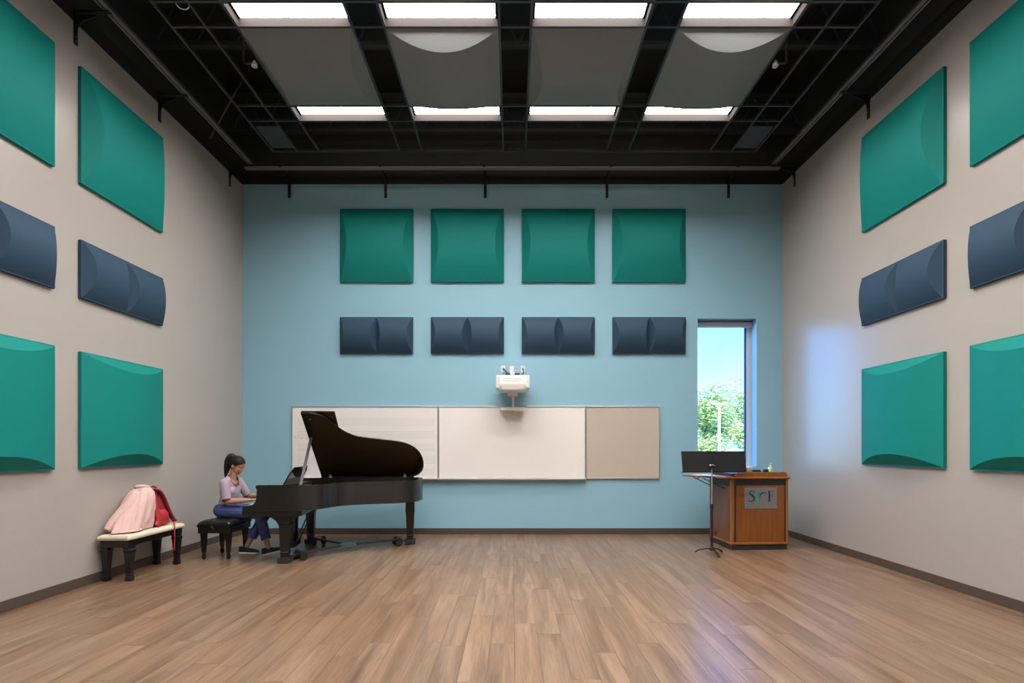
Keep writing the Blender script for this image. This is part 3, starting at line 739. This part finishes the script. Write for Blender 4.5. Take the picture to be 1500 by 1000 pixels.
V_ = Vector
def jfold(t, z):
    k = max(0, min(1, (1.0 - z) / .5))
    cr = noise.noise(V_((math.cos(t) * 2.2, math.sin(t) * 2.2, z * 3.0))) * .16 + (.5 - abs(noise.noise(V_((math.cos(t) * 3 + 5, math.sin(t) * 3, z * 4.5 + t * .6))) * 2) ** .5) * .10
    return cr * (.35 + .65 * k) + (.03 + .10 * k) * math.sin(5 * t + 1.2 + 3.5 * z) + (.01 + .10 * k) * (abs(math.sin(4.5 * t + 5 * z)) ** .6 - .5) + .02 * k * math.sin(13 * t + 5 * z)
jk = empty('jacket', (-4.36, 5.75, .51), 0, 'pale pink jacket draped over the backpack on the bench', 'jacket')
rows = [(1.005, -4.335, 5.875, .018, .018), (1.0, -4.335, 5.875, .05, .045), (.975, -4.345, 5.865, .085, .085), (.93, -4.35, 5.85, .118, .12), (.86, -4.35, 5.825, .135, .145), (.78, -4.347, 5.79, .140, .17), (.70, -4.345, 5.755, .146, .19), (.62, -4.342, 5.715, .150, .205), (.56, -4.340, 5.685, .150, .215), (.525, -4.338, 5.67, .148, .218), (.518, -4.338, 5.67, .13, .20)]
bm = B(); 
fine_rows = []
for a_, b_ in zip(rows, rows[1:]):
    for q in range(5): fine_rows.append(tuple(x + (y - x) * q / 5 for x, y in zip(a_, b_)))
fine_rows.append(rows[-1])
J = superloft(fine_rows, 96, .85, jfold)
bm = loft(bm, [[Vector(p) - Vector((-4.36, 5.75, .51)) for p in r] for r in J])
ob('body', bm, PINK, jk, smooth=True)
ob('sleeve', tube(B(), [Vector(p) - Vector((-4.36, 5.75, .51)) for p in catmull([(-4.34, 5.78, .95), (-4.345, 5.69, .84), (-4.385, 5.59, .72), (-4.42, 5.52, .62), (-4.43, 5.49, .575)], 5)], [.03, .045, .05, .054, .056, .056, .055, .054, .053, .053, .052, .052, .051, .050, .050, .049, .048, .047, .046, .045, .044], 14), PINK, jk, smooth=True)
ob('cuff', tube(B(), [Vector(p) - Vector((-4.36, 5.75, .51)) for p in ((-4.43, 5.492, .58), (-4.435, 5.48, .557), (-4.438, 5.475, .548))], [.043, .040, .036], 14), PINK, jk, smooth=True)
ob('collar', tube(B(), catmull([(-.03, .08, .46), (.00, .06, .49), (.05, .08, .495), (.07, .13, .48), (.04, .17, .465)], 5), .022, 10), PINK, jk, smooth=True)
ob('drawstring_hole', tube(B(), [(-.02, .05, .475), (-.005, .045, .482)], .009, 8), DGREY, jk)
bm = B(); prism(bm, [(.00, .012), (.09, .012), (.12, .008), (.06, .006)], lambda p: Vector((p[0] - .04, -.31 + .0, p[1])), lambda p: Vector((p[0] - .01, -.17, p[1] + .012)))
ob('hem_flap', loft(B(), [[(-.02, -.29, .012), (.09, -.30, .012), (.085, -.30, .022), (-.02, -.29, .022)], [(.04, -.23, .014), (.17, -.24, .014), (.17, -.24, .03), (.04, -.23, .03)], [(.06, -.15, .02), (.19, -.12, .02), (.17, -.12, .06), (.05, -.15, .06)]]), PINK, jk, bevel=.004)

# ------------------------------------------------------------------ lectern
le = empty('lectern', (3.09, 7.06, 0), R(3), 'cherry wood lectern with a grey logo plate in the right corner', 'lectern')
LW, LD = .835, .70
ob('plinth', bx(.015, LW - .01, .015, LD, 0, .078), DGREY, le, bevel=.004)
ob('base_trim', bx(-.004, LW + .004, -.006, LD, .078, .110), CHERRYB, le, bevel=.008)
ob('body', bx(.012, LW - .012, .02, LD - .01, .110, 1.0), BROWNP, le)
ob('corner_post', bx(0, .05, 0, .05, .110, 1.012), CHERRYB, le, bevel=.01)
ob('corner_post', bx(LW - .03, LW, 0, .05, .110, 1.012), CHERRYB, le, bevel=.008)
ob('front_panel', bx(.078, LW - .056, .004, .02, .112, .915), CHERRY, le, bevel=.002)
ob('panel_gap', bx(.05, LW - .03, .012, .0195, .111, 1.005), DGREY, le)
ob('black_band', bx(.052, LW - .032, .006, .0115, .921, 1.006), mat('black_laminate', (.012, .012, .013), .4), le)
sp = ob('side_panel', bx(.002, .0115, .06, LD - .02, .112, .90), BROWNP, le)
ob('side_band', bx(.004, .0115, .055, LD - .012, .902, 1.008), MATS['black_laminate'], le)
ob('cable_port', bx(-.006, .002, .44, .49, .14, .20), DGREY, sp, bevel=.004)
ob('top_edge', bx(-.02, LW + .02, -.022, LD + .01, 1.010, 1.040), CHERRYB, le, bevel=.01, seg=3)
bm = B(); prism(bm, [(.06, 1.040), (.06, 1.055), (.10, 1.095), (LW - .06, 1.105), (LW - .02, 1.092), (LW - .005, 1.06), (LW - .005, 1.040)], lambda p: Vector((p[0], .012, p[1])), lambda p: Vector((p[0], .036, p[1])))
ob('front_hood', bm, CHERRY, le, bevel=.004)
ob('hood_side', prism(B(), [(.036, 1.040), (.036, 1.10), (.45, 1.07), (.52, 1.040)], lambda p: Vector((LW - .03, p[0], p[1])), lambda p: Vector((LW - .008, p[0], p[1]))), CHERRY, le, bevel=.003)
ob('desk_top', bx(.03, LW - .03, .036, LD - .02, 1.0405, 1.085), DGREY, le, bevel=.003)
sh = ob('side_shelf', prism(B(), [(-.022, .0), (-.06, .0), (-.40, .46), (-.44, .54), (-.44, .66), (-.40, .69), (-.022, .69)], lambda p: Vector((p[0], p[1], 1.012)), lambda p: Vector((p[0], p[1], 1.038))), CHERRYB, le, bevel=.006)
for v in (.20, .58): ob('shelf_support', bar(B(), (-.002, v, .86), (-.30, v + .03, 1.004), .02, .012, Vector((0, 1, 0))), DGREY, sh)
ob('shelf_latch', tube(B(), [(-.28, .42, 1.008), (-.31, .40, .985), (-.335, .42, .99)], .007, 6), DGREY, sh)
# logo plate
lg = ob('logo_plate', bx(.195, .675, -.002, .004, .585, .888), SIGN, le, bevel=.002)
def plate(x, z, y=-.0026): return Vector((.195 + x * .48, y, .888 - z * .303))
def ribbon(pts, wds, m, nm):
    pts = catmull([(p[0], p[1], 0) for p in pts], 8); n = len(pts); bm = B(); L = []
    for i, p in enumerate(pts):
        d = (pts[min(i+1, n-1)] - pts[max(i-1, 0)]); d.y *= .63; d.normalize(); q = i / (n - 1) * (len(wds) - 1); k = min(int(q), len(wds) - 2); wv = wds[k] + (wds[k+1] - wds[k]) * (q - k)
        nrm = Vector((-d.y, d.x)); L.append((plate(p.x + nrm.x * wv, p.y + nrm.y * wv / .63), plate(p.x - nrm.x * wv, p.y - nrm.y * wv / .63)))
    vv = [(bm.verts.new(a), bm.verts.new(b)) for a, b in L]
    for a, b in zip(vv, vv[1:]): bm.faces.new((a[0], b[0], b[1], a[1]))
    r = bmesh.ops.extrude_face_region(bm, geom=bm.faces[:]); bmesh.ops.translate(bm, verts=[v for v in r['geom'] if isinstance(v, bmesh.types.BMVert)], vec=(0, -.0012, 0))
    bmesh.ops.recalc_face_normals(bm, faces=bm.faces)
    return ob(nm, bm, m, lg)
ribbon([(.295, .255), (.285, .19), (.225, .155), (.165, .20), (.165, .29), (.225, .37), (.285, .455), (.285, .57), (.225, .645), (.155, .64), (.125, .57)], [.006, .009, .012, .016, .022, .028, .028, .02, .013, .01, .006], LOGO_N, 'letter_s')
ribbon([(.135, .66), (.125, .56)], [.008, .004], LOGO_N, 'letter_s_serif')
def rect(x0, x1, z0, z1, nm):
    bm = B(); a, b = plate(x0, z0), plate(x1, z1); box(bm, a.x, b.x, -.0038, -.0022, b.z, a.z); return ob(nm, bm, LOGO_N, lg)
rect(.725, .775, .17, .66, 'letter_f'); rect(.70, .80, .645, .665, 'letter_f'); rect(.70, .87, .165, .185, 'letter_f'); rect(.857, .87, .185, .25, 'letter_f'); rect(.775, .855, .39, .412, 'letter_f'); rect(.845, .857, .36, .44, 'letter_f')
ribbon([(.44, .20), (.375, .30), (.355, .45), (.40, .60), (.48, .69)], [.004, .018, .024, .018, .003], LOGO_G, 'green_swoosh')
ribbon([(.44, .56), (.405, .42), (.43, .26), (.50, .16), (.565, .17)], [.003, .014, .018, .014, .004], LOGO_B, 'blue_swoosh')
ribbon([(.46, .50), (.475, .36), (.53, .265), (.61, .255), (.665, .32)], [.003, .014, .017, .012, .003], LOGO_N, 'navy_swoosh')
for a, b_, z in ((.13, .86, .775), (.26, .70, .86)):
    bm = B(); k = a
    while k < b_:
        wv = random.uniform(.008, .02); p, q = plate(k, z), plate(min(b_, k + wv), z + .022); box(bm, p.x, q.x, -.0032, -.0022, q.z, p.z); k += wv + .008
    tag(ob('small_print', bm, LOGO_T, lg), kind='stuff')
LM = Matrix.Translation((3.09, 7.06, 0)) @ Matrix.Rotation(R(3), 4, 'Z')
def onl(u, v, z): return LM @ Vector((u, v, z))
# things on the lectern
sb = empty('sanitizer_bottle', onl(.745, .30, 1.0855), R(20), 'small pump bottle with a green label on the lectern top', 'bottle')
ob('bottle_body', lathe(B(), [(.028, 0), (.032, .006), (.032, .062), (.026, .078), (.012, .086), (.012, .092)], 18), mat('clear_gel', (.62, .70, .60), .2), sb, smooth=True)
ob('label_band', lathe(B(), [(.0325, .012), (.0328, .013), (.0328, .052), (.0325, .053)], 18), GREENL, sb)
bm = B(); lathe(bm, [(.013, .092), (.015, .094), (.015, .106), (.006, .108), (.006, .128), (.010, .129), (.010, .138), (.004, .14)], 14); tube(bm, [(0, 0, .134), (.03, 0, .133), (.038, 0, .126)], .005, 8)
ob('pump', bm, WHITEM, sb)
tag(ob('small_black_box', bx(-.03, .03, -.025, .025, 0, .045), DGREY, bevel=.005, loc=onl(.675, .30, 1.0855)), 'tiny black box beside the pump bottle on the lectern', 'box')
tag(ob('black_remote', bx(-.085, .085, -.03, .03, 0, .03), DGREY, bevel=.008, loc=onl(.615, .50, 1.0855), rot=(0, 0, R(-8))), 'flat black device lying on the lectern top', 'device')
for k, (dz, h, m, lb, nm, ct) in enumerate(((0, .035, CARD, 'brown hardback book lying at the bottom of the lectern stack', 'book', 'book'), (.0355, .028, mat('dull_tan_cover', (.50, .36, .24), .6), 'tan book on top of the brown book on the lectern', 'book', 'book'), (.064, .008, PAPER, 'white paper sheaf on top of the lectern book stack', 'paper_sheaf', 'papers'))):
    tag(ob(nm, bx(-.12, .12, -.09, .09, 0, h), m, bevel=.003, loc=onl(.42, .50, 1.0855 + dz), rot=(0, 0, R(4 * k - 3))), lb, ct)
tag(ob('paper_sheet', bx(-.14, .14, -.105, .105, 0, .002), PAPER, loc=onl(-.20, .47, 1.0385), rot=(0, 0, R(6))), 'white sheet of paper on the lectern side shelf', 'paper')
tag(ob('open_folder', bx(-.09, .09, -.12, .12, 0, .006), mat('pale_blue_folder', (.35, .5, .7), .4), bevel=.002, loc=onl(-.175, .27, 1.0385), rot=(0, 0, R(35))), 'pale blue folder on the near end of the lectern side shelf', 'folder')
tag(ob('pen', tube(B(), [(-.05, 0, .007), (.05, .01, .007)], .0065, 8), mat('red_pen', (.35, .03, .03), .4), loc=onl(.02, .10, 1.0402)), 'short red pen at the left edge of the lectern top', 'pen')

# ------------------------------------------------------------------ music stand
ms_ = empty('music_stand', (2.715, 6.80, 0), R(2), 'black music stand with a wide desk in front of the lectern', 'music stand')
for k in range(3):
    t = R(-90 + 120 * k)
    c, s = math.cos(t), math.sin(t)
    bm = B(); pts = catmull([(.02 * c, .02 * s, .075), (.08 * c, .08 * s, .072), (.17 * c, .17 * s, .045), (.215 * c, .215 * s, .014)], 4)
    band(bm, pts, .034, .014, (-s, c, 0)); ob('base_leg', bm, BRACK, ms_, smooth=False)
ob('base_hub', lathe(B(), [(.022, .055), (.03, .062), (.03, .085), (.018, .11), (.016, .14)], 14), BRACK, ms_)
ob('lower_pole', tube(B(), [(0, 0, .08), (0, 0, .66)], .0135, 12), BRACK, ms_, smooth=False)
ob('clutch', lathe(B(), [(.014, .62), (.019, .63), (.019, .68), (.014, .69)], 14), BRACK, ms_)
ob('upper_pole', tube(B(), [(0, 0, .66), (0, 0, 1.205)], .0095, 12), CHROME, ms_)
tl = R(12)
dk = ob('desk', bx(-.443, .443, -.003, .003, -.11, .175, M=Matrix.Translation((.045, .035, 1.232)) @ Matrix.Rotation(-tl, 4, 'X')), mat('black_desk_metal', (.010, .010, .012), .42), ms_, bevel=.002)
ob('lip', bx(-.443, .443, .003, .055, -.113, -.107, M=Matrix.Translation((.045, .035, 1.232)) @ Matrix.Rotation(-tl, 4, 'X')), MATS['black_desk_metal'], dk)
ob('spine', bx(-.018, .018, -.012, -.003, -.02, .13, M=Matrix.Translation((.045, .035, 1.232)) @ Matrix.Rotation(-tl, 4, 'X')), BRACK, dk)
bm = B(); tube(bm, [(-.03, -.006, 1.195), (-.028, -.006, 1.212), (0, -.006, 1.222), (.028, -.006, 1.212), (.03, -.006, 1.195)], .009, 8); ob('tilt_knob', bm, CHROME, ms_, smooth=True)
ob('tilt_joint', lathe(B(), [(.018, 1.165), (.024, 1.175), (.022, 1.205), (.012, 1.212)], 14), BRACK, ms_)

# ------------------------------------------------------------------ the player
V = Vector
Y0 = 6.84
hipR, hipL = V((-3.925, 6.755, .60)), V((-3.925, 6.93, .60))
kneR, kneL = V((-3.425, 6.765, .56)), V((-3.42, 6.965, .565))
ankR, ankL = V((-3.275, 6.71, .115)), V((-3.645, 6.865, .105))
shR, shL = V((-3.855, 6.69, .975)), V((-3.835, 7.00, .975))
elR, elL = V((-3.800, 6.655, .735)), V((-3.735, 7.075, .765))
wrR, wrL = V((-3.545, 6.745, .745)), V((-3.555, 6.985, .775))
head = V((-3.762, Y0, 1.205)); fd = V((math.cos(R(-27)), 0, math.sin(R(-27)))); up_ = V((-fd.z, 0, fd.x)); sd_ = V((0, 1, 0))
HM = Matrix((fd, sd_, up_)).transposed()
def hp(f, s, u): return head + fd * f + sd_ * s + up_ * u
def torso(bm, g=0):
    ellipsoid(bm, (-3.925, Y0, .605), (.125 + g, .165 + g, .10 + g)); ellipsoid(bm, (-3.895, Y0, .70), (.092 + g, .122 + g, .13 + g))
    ellipsoid(bm, (-3.868, Y0, .85), (.100 + g, .140 + g, .16 + g)); ellipsoid(bm, (-3.858, Y0, .955), (.08 + g, .150 + g, .085 + g))
    for s in (-.055, .055): ellipsoid(bm, (-3.812, Y0 + s, .868), (.046 + g, .064 + g, .066 + g))
def legs(bm, g=0, to=1.0):
    for h, k, a in ((hipR, kneR, ankR), (hipL, kneL, ankL)):
        capsule(bm, h, k, .088 + g, .062 + g); m = k + (a - k) * .35
        capsule(bm, k, m, .058 + g, .056 + g); e = k + (a - k) * to; capsule(bm, m, e, .056 + g, (.029 if to > .9 else .050) + g)
bm = B(); torso(bm)
legs(bm)
for s_, e, w_, sgn in ((shR, elR, wrR, -1), (shL, elL, wrL, 1)):
    chain(bm, [s_, s_ + (e - s_) * .5, e], [.050, .045, .038]); chain(bm, [e, e + (w_ - e) * .35, w_], [.038, .039, .025])
    fwd = (w_ - e).normalized(); fwd.z *= .3; fwd.normalize(); sid = V((-fwd.y, fwd.x, 0)) * 1
    pc = w_ + fwd * .045 + V((0, 0, .004))
    Mh = Matrix((fwd, sid, fwd.cross(sid))).transposed()
    ellipsoid(bm, pc, (.048, .040, .017), Mh)
    for k, (off, ln) in enumerate(((-.030, .060), (-.010, .070), (.011, .066), (.030, .052))):
        a0 = pc + fwd * .032 + sid * off; a1 = a0 + fwd * ln * .5 + V((0, 0, .012)); a2 = a1 + fwd * ln * .42 + V((0, 0, -.022))
        chain(bm, [a0, a1, a2], [.0095, .009, .0075], 10)
    tb = pc - fwd * .018 + sid * (.034 * -sgn); t1_ = tb + fwd * .035 + sid * (.022 * -sgn); t2_ = t1_ + fwd * .03 + V((0, 0, -.008))
    chain(bm, [tb, t1_, t2_], [.012, .0105, .0085], 10)
chain(bm, [V((-3.845, Y0, 1.0)), V((-3.815, Y0, 1.07)), hp(-.02, 0, -.05)], [.062, .050, .048])
ellipsoid(bm, hp(-.012, 0, .030), (.098, .075, .088), HM); ellipsoid(bm, hp(.028, 0, -.032), (.064, .060, .078), HM)
ellipsoid(bm, hp(.050, 0, -.088), (.030, .030, .024), HM)                        # chin
chain(bm, [hp(-.01, 0, -.065), hp(.045, .0, -.085)], [.045, .030])               # jaw
chain(bm, [hp(.080, 0, .012), hp(.096, 0, -.018), hp(.094, 0, -.026)], [.008, .011, .011], 10)   # nose
for s in (-.011, .011): ellipsoid(bm, hp(.090, s, -.028), (.009, .007, .006), HM)
ellipsoid(bm, hp(.086, 0, -.052), (.010, .020, .006), HM); ellipsoid(bm, hp(.084, 0, -.062), (.010, .018, .007), HM)  # lips
for s in (-1, 1):
    ellipsoid(bm, hp(.066, s * .030, .018), (.014, .024, .010), HM)               # brow
    ellipsoid(bm, hp(.052, s * .034, -.024), (.026, .022, .024), HM)              # cheek
    ellipsoid(bm, hp(-.020, s * .073, -.012), (.020, .008, .031), HM)             # ear
person = obm('person', remeshed(bm, .0042, 7), [SKIN])
tag(person, 'seated pianist with dark ponytail, lilac top and jeans playing the grand piano', 'person')
for s in (-1, 1):
    e = ob('eye', ellipsoid(B(), hp(.079, s * .030, .003), (.008, .012, .005), HM), mat('eye_dark', (.03, .02, .015), .3), person, smooth=True)
# top with scoop neck and half sleeves
bm = B(); torso(bm, .011)
cufR, cufL = shR + (elR - shR) * 1.04, shL + (elL - shL) * 1.04
for s_, c_ in ((shR, cufR), (shL, cufL)): chain(bm, [s_, s_ + (c_ - s_) * .5, c_], [.066, .059, .055])
chain(bm, [V((-3.85, Y0 - .10, 1.005)), V((-3.84, Y0, 1.03)), V((-3.85, Y0 + .10, 1.005))], [.05, .065, .05])
me = remeshed(bm, .006, 4)
b = bmesh.new(); b.from_mesh(me); nk = V((-3.785, Y0, 1.035)); nax = V((.55, 0, .83)).normalized()
def nd(p):
    d = p - nk; return math.sqrt(((d.x) / 1.0) ** 2 + (d.y / .95) ** 2 + (d.z / 1.12) ** 2)
def past_cuff(p):
    for s_, e_ in ((shR, elR), (shL, elL)):
        ax = e_ - s_; t = (p - s_).dot(ax) / ax.length_squared
        if t > .97 and (p - (s_ + ax * t)).length < .085: return True
    return False
kill = [f for f in b.faces if nd(f.calc_center_median()) < .092 or f.calc_center_median().z < .625 or past_cuff(f.calc_center_median())]
bmesh.ops.delete(b, geom=kill, context='FACES')
for f in b.faces:
    c = f.calc_center_median(); f.smooth = True
    if nd(c) < .103: f.material_index = 1
    for s_, e_ in ((shR, elR), (shL, elL)):
        ax = (e_ - s_); t = (c - s_).dot(ax) / ax.length_squared
        if t > .87 and (c - (s_ + ax * t)).length < .085: f.material_index = 1
b.to_mesh(me); b.free()
sh_o = obm('shirt', me, [SHIRT, TRIM], person)
# jeans
bm = B(); ellipsoid(bm, (-3.925, Y0, .605), (.138, .178, .112)); ellipsoid(bm, (-3.90, Y0, .665), (.112, .14, .07))
legs(bm, .012, .84)
me = remeshed(bm, .007, 4)
b = bmesh.new(); b.from_mesh(me)
for k, a in ((kneR, ankR), (kneL, ankL)):
    ax = a - k; fs = [f for f in b.faces if (f.calc_center_median() - k).dot(ax) / ax.length_squared > .5 and (f.calc_center_median() - (k + ax * ((f.calc_center_median() - k).dot(ax) / ax.length_squared))).length < .10]
    g = list({v for f in fs for v in f.verts}) + list({e for f in fs for e in f.edges}) + fs
    bmesh.ops.bisect_plane(b, geom=g, plane_co=k + ax * .76, plane_no=ax.normalized(), clear_outer=True)
b.to_mesh(me); b.free()
nrm_ = [v.normal.copy() for v in me.vertices]
for v, nn_ in zip(me.vertices, nrm_):
    k = noise.noise(v.co * 14) * .005 + noise.noise(v.co * V((9, 30, 30))) * .003; v.co += nn_ * k
    if .42 < v.co.z < .512 and v.co.x < -3.62: v.co.z = .503 + (v.co.z - .512) * .05
obm('jeans', me, [DENIM], person)
# shoes
def shoe(heel, toe, tilt):
    heel, toe = V(heel), V(toe); d = (toe - heel); L = d.length; d.normalize(); s = V((-d.y, d.x, 0)).normalized(); u = d.cross(s)
    if u.z < 0: u = -u
    def foot(prof, z0, z1, sc=1):
        bm = B(); rings = []
        for t, hw in prof:
            pass
        ring = [(t, hw) for t, hw in prof] + [(t, -hw) for t, hw in prof[::-1]]
        return bm, ring
    prof = [(0, .018), (.03, .031), (.10, .033), (.35, .032), (.60, .043), (.80, .045), (.93, .034), (1.0, .012)]
    ring = [(t, hw) for t, hw in prof] + [(t, -hw) for t, hw in prof[::-1]]
    so = loft(B(), [[heel + d * (t * L) + s * w_ * 1.06 + u * z for t, w_ in ring] for z in (0, .024)])
    rows = []
    for zf in (0, .35, .7, 1.0):
        r = []
        for t, w_ in ring:
            top = .095 if t < .30 else (.095 - (t - .30) / .25 * .03 if t < .55 else .065 - (t - .55) * .055)
            sh_ = 1 - .30 * zf ** 2 if t > .3 else 1 - .12 * zf; tt = t if zf < .9 else min(max(t, .03), .97)
            r.append(heel + d * (tt * L) + s * w_ * sh_ + u * (.024 + (top - .024) * zf))
        rows.append(r)
    up = loft(B(), rows)
    o = ob('shoe', up, NAVYSHOE, person, smooth=True); ob('sole', so, SOLE, o, bevel=.004)
    lc = B()
    for k in range(4):
        t = .40 + k * .06; zz = .097 - (t - .30) / .25 * .03 if t < .55 else .07 - (t - .55) * .055
        tube(lc, [heel + d * t * L + s * .022 + u * zz, heel + d * (t + .02) * L + u * (zz + .006), heel + d * t * L - s * .022 + u * zz], .003, 5)
    tag(ob('laces', lc, WHITEM, o), kind='stuff')
shoe((-3.745, 6.86, .002), (-3.475, 6.845, .002), 0)
shoe((-3.345, 6.70, .004), (-3.085, 6.775, .062), 0)
# hair
bm = B(); ellipsoid(bm, hp(-.020, 0, .038), (.105, .084, .096), HM, 24, 16); ellipsoid(bm, hp(-.055, 0, .005), (.062, .078, .075), HM)
me = remeshed(bm, .006, 2)
b = bmesh.new(); b.from_mesh(me)
def inface(p):
    q = p - head; f, u = q.dot(fd), q.dot(up_)
    return u < -.05 or (f > -.012 and u < min(.082, -.005 + 1.0 * f)) or (f > -.03 and u < -.012)
bmesh.ops.delete(b, geom=[f for f in b.faces if inface(f.calc_center_median())], context='FACES')
for f in b.faces: f.smooth = True
b.to_mesh(me); b.free()
hr = obm('hair', me, [HAIR], person)
sol = hr.modifiers.new('thick', 'SOLIDIFY'); sol.thickness = .006; sol.offset = -1
pb = hp(-.098, 0, .066)
bm = B()
for k in range(9):
    a = k / 9 * 2 * math.pi; r = .018 if k else 0
    o_ = V((0, math.cos(a) * r, math.sin(a) * r))
    pts = [pb + V((.03, 0, .0)) + o_ * .6, pb + V((-.025, 0, .018)) + o_ * 1.4, pb + V((-.065, 0, -.03)) + o_ * 1.9, pb + V((-.08, 0, -.11)) + o_ * 1.9, pb + V((-.098 - .008 * math.cos(a), 0, -.19)) + o_ * 1.6, pb + V((-.105 - .012 * math.cos(a), 0, -.255 - .02 * math.sin(a * 2))) + o_ * .9]
    chain(bm, catmull(pts, 3), [.020, .023, .026, .028, .029, .029, .029, .029, .028, .027, .025, .022, .018, .013, .009, .005], 8)
obm('ponytail', remeshed(bm, .006, 2), [HAIR], hr)
ob('hair_tie', tube(B(), [pb + V((.005, .026 * math.cos(t), .004 + .026 * math.sin(t))) for t in [k * math.pi / 8 for k in range(17)]], .007, 6), DGREY, hr, smooth=True)

# ------------------------------------------------------------------ outdoors
tag(ob('ground', bx(-60, 90, YB + WD + .02, 160, -.35, -.15), mat('pale_ground', (.50, .50, .44), .9, col2=(.30, .38, .22), noise_scale=.15)), 'pale ground outside the window', kind='structure')
LEAF = mat('leaf_green', (.34, .43, .12), .6, spec=.3, col2=(.52, .56, .26), noise_scale=.9)
BARK = mat('bark', (.14, .10, .07), .8)
def tree(loc, h, rx, n, label):
    t = empty('tree', loc, 0, label, 'tree', 'trees outside the window')
    bm = B(); tube(bm, [(0, 0, 0), (.1, 0, h * .3), (0, .1, h * .6)], [.22, .17, .08], 8)
    for k in range(6):
        a = k * 1.05; tube(bm, [(.05, 0, h * .3 + k * .2), (math.cos(a) * rx * .6, math.sin(a) * rx * .6, h * .6 + k * .15)], [.08, .02], 6)
    ob('trunk', bm, BARK, t)
    bm = B(); rnd = random.Random(hash(label) % 1000 if False else int(loc[0] * 10))
    blobs = [(rnd.uniform(-.6, .6) * rx, rnd.uniform(-.6, .6) * rx, h * rnd.uniform(.18, .82), rx * rnd.uniform(.3, .5)) for _ in range(26)]
    for i in range(n):
        c = rnd.choice(blobs); d = V((rnd.gauss(0, 1), rnd.gauss(0, 1), rnd.gauss(0, 1))).normalized() * c[3] * rnd.uniform(.6, 1.05)
        p = V(c[:3]) + V((d.x, d.y, d.z * .8)); 
        if p.z < .2: continue
        q = Matrix.Rotation(rnd.uniform(0, 6.28), 3, 'Z') @ Matrix.Rotation(rnd.uniform(-1.1, 1.1), 3, 'X'); s = rnd.uniform(.07, .15)
        vv = [bm.verts.new(p + q @ V(e) * s) for e in ((-1, 0, 0), (0, -.6, .12), (1, 0, 0), (0, .6, .12))]
        bm.faces.new(vv)
    tag(ob('foliage', bm, LEAF, t), kind='stuff')
for x, y, h, rx, n, lb in ((14.3, 37, 6.6, 2.7, 11000, 'leafy green tree seen through the left part of the window'), (20.7, 43, 8.0, 3.2, 11000, 'leafy green tree seen through the right part of the window'),
                         (9.2, 43, 6.9, 2.6, 5000, 'leafy tree hidden just left of the window view'), (24.5, 38, 7.0, 2.7, 5000, 'leafy tree hidden just right of the window view'), (2.5, 41, 6.8, 2.8, 4000, 'leafy tree far to the left behind the blue wall'), (-5.0, 43, 7.2, 3.0, 4000, 'leafy tree farthest left behind the blue wall'), (13.0, 32.6, 2.0, 1.5, 3000, 'low green shrub at the foot of the trees outside')):
    tree((x, y, -.15), h, rx, n, lb)
lpst = empty('lamp_post', (12.42, 30, -.15), 0, 'white lamp post outside the window in front of the trees', 'lamp post')
ob('post', tube(B(), [(0, 0, 0), (0, 0, 4.15)], [.085, .07], 10), mat('white_post', (.8, .8, .8), .5), lpst)
ob('crossarm', bx(-.36, .36, -.06, .06, 4.10, 4.18), MATS['white_post'], lpst, bevel=.01)
for s in (-.34, .34): ob('lamp_head', bx(s - .12, s + .12, -.15, .15, 4.16, 4.26), MATS['white_post'], lpst, bevel=.02)
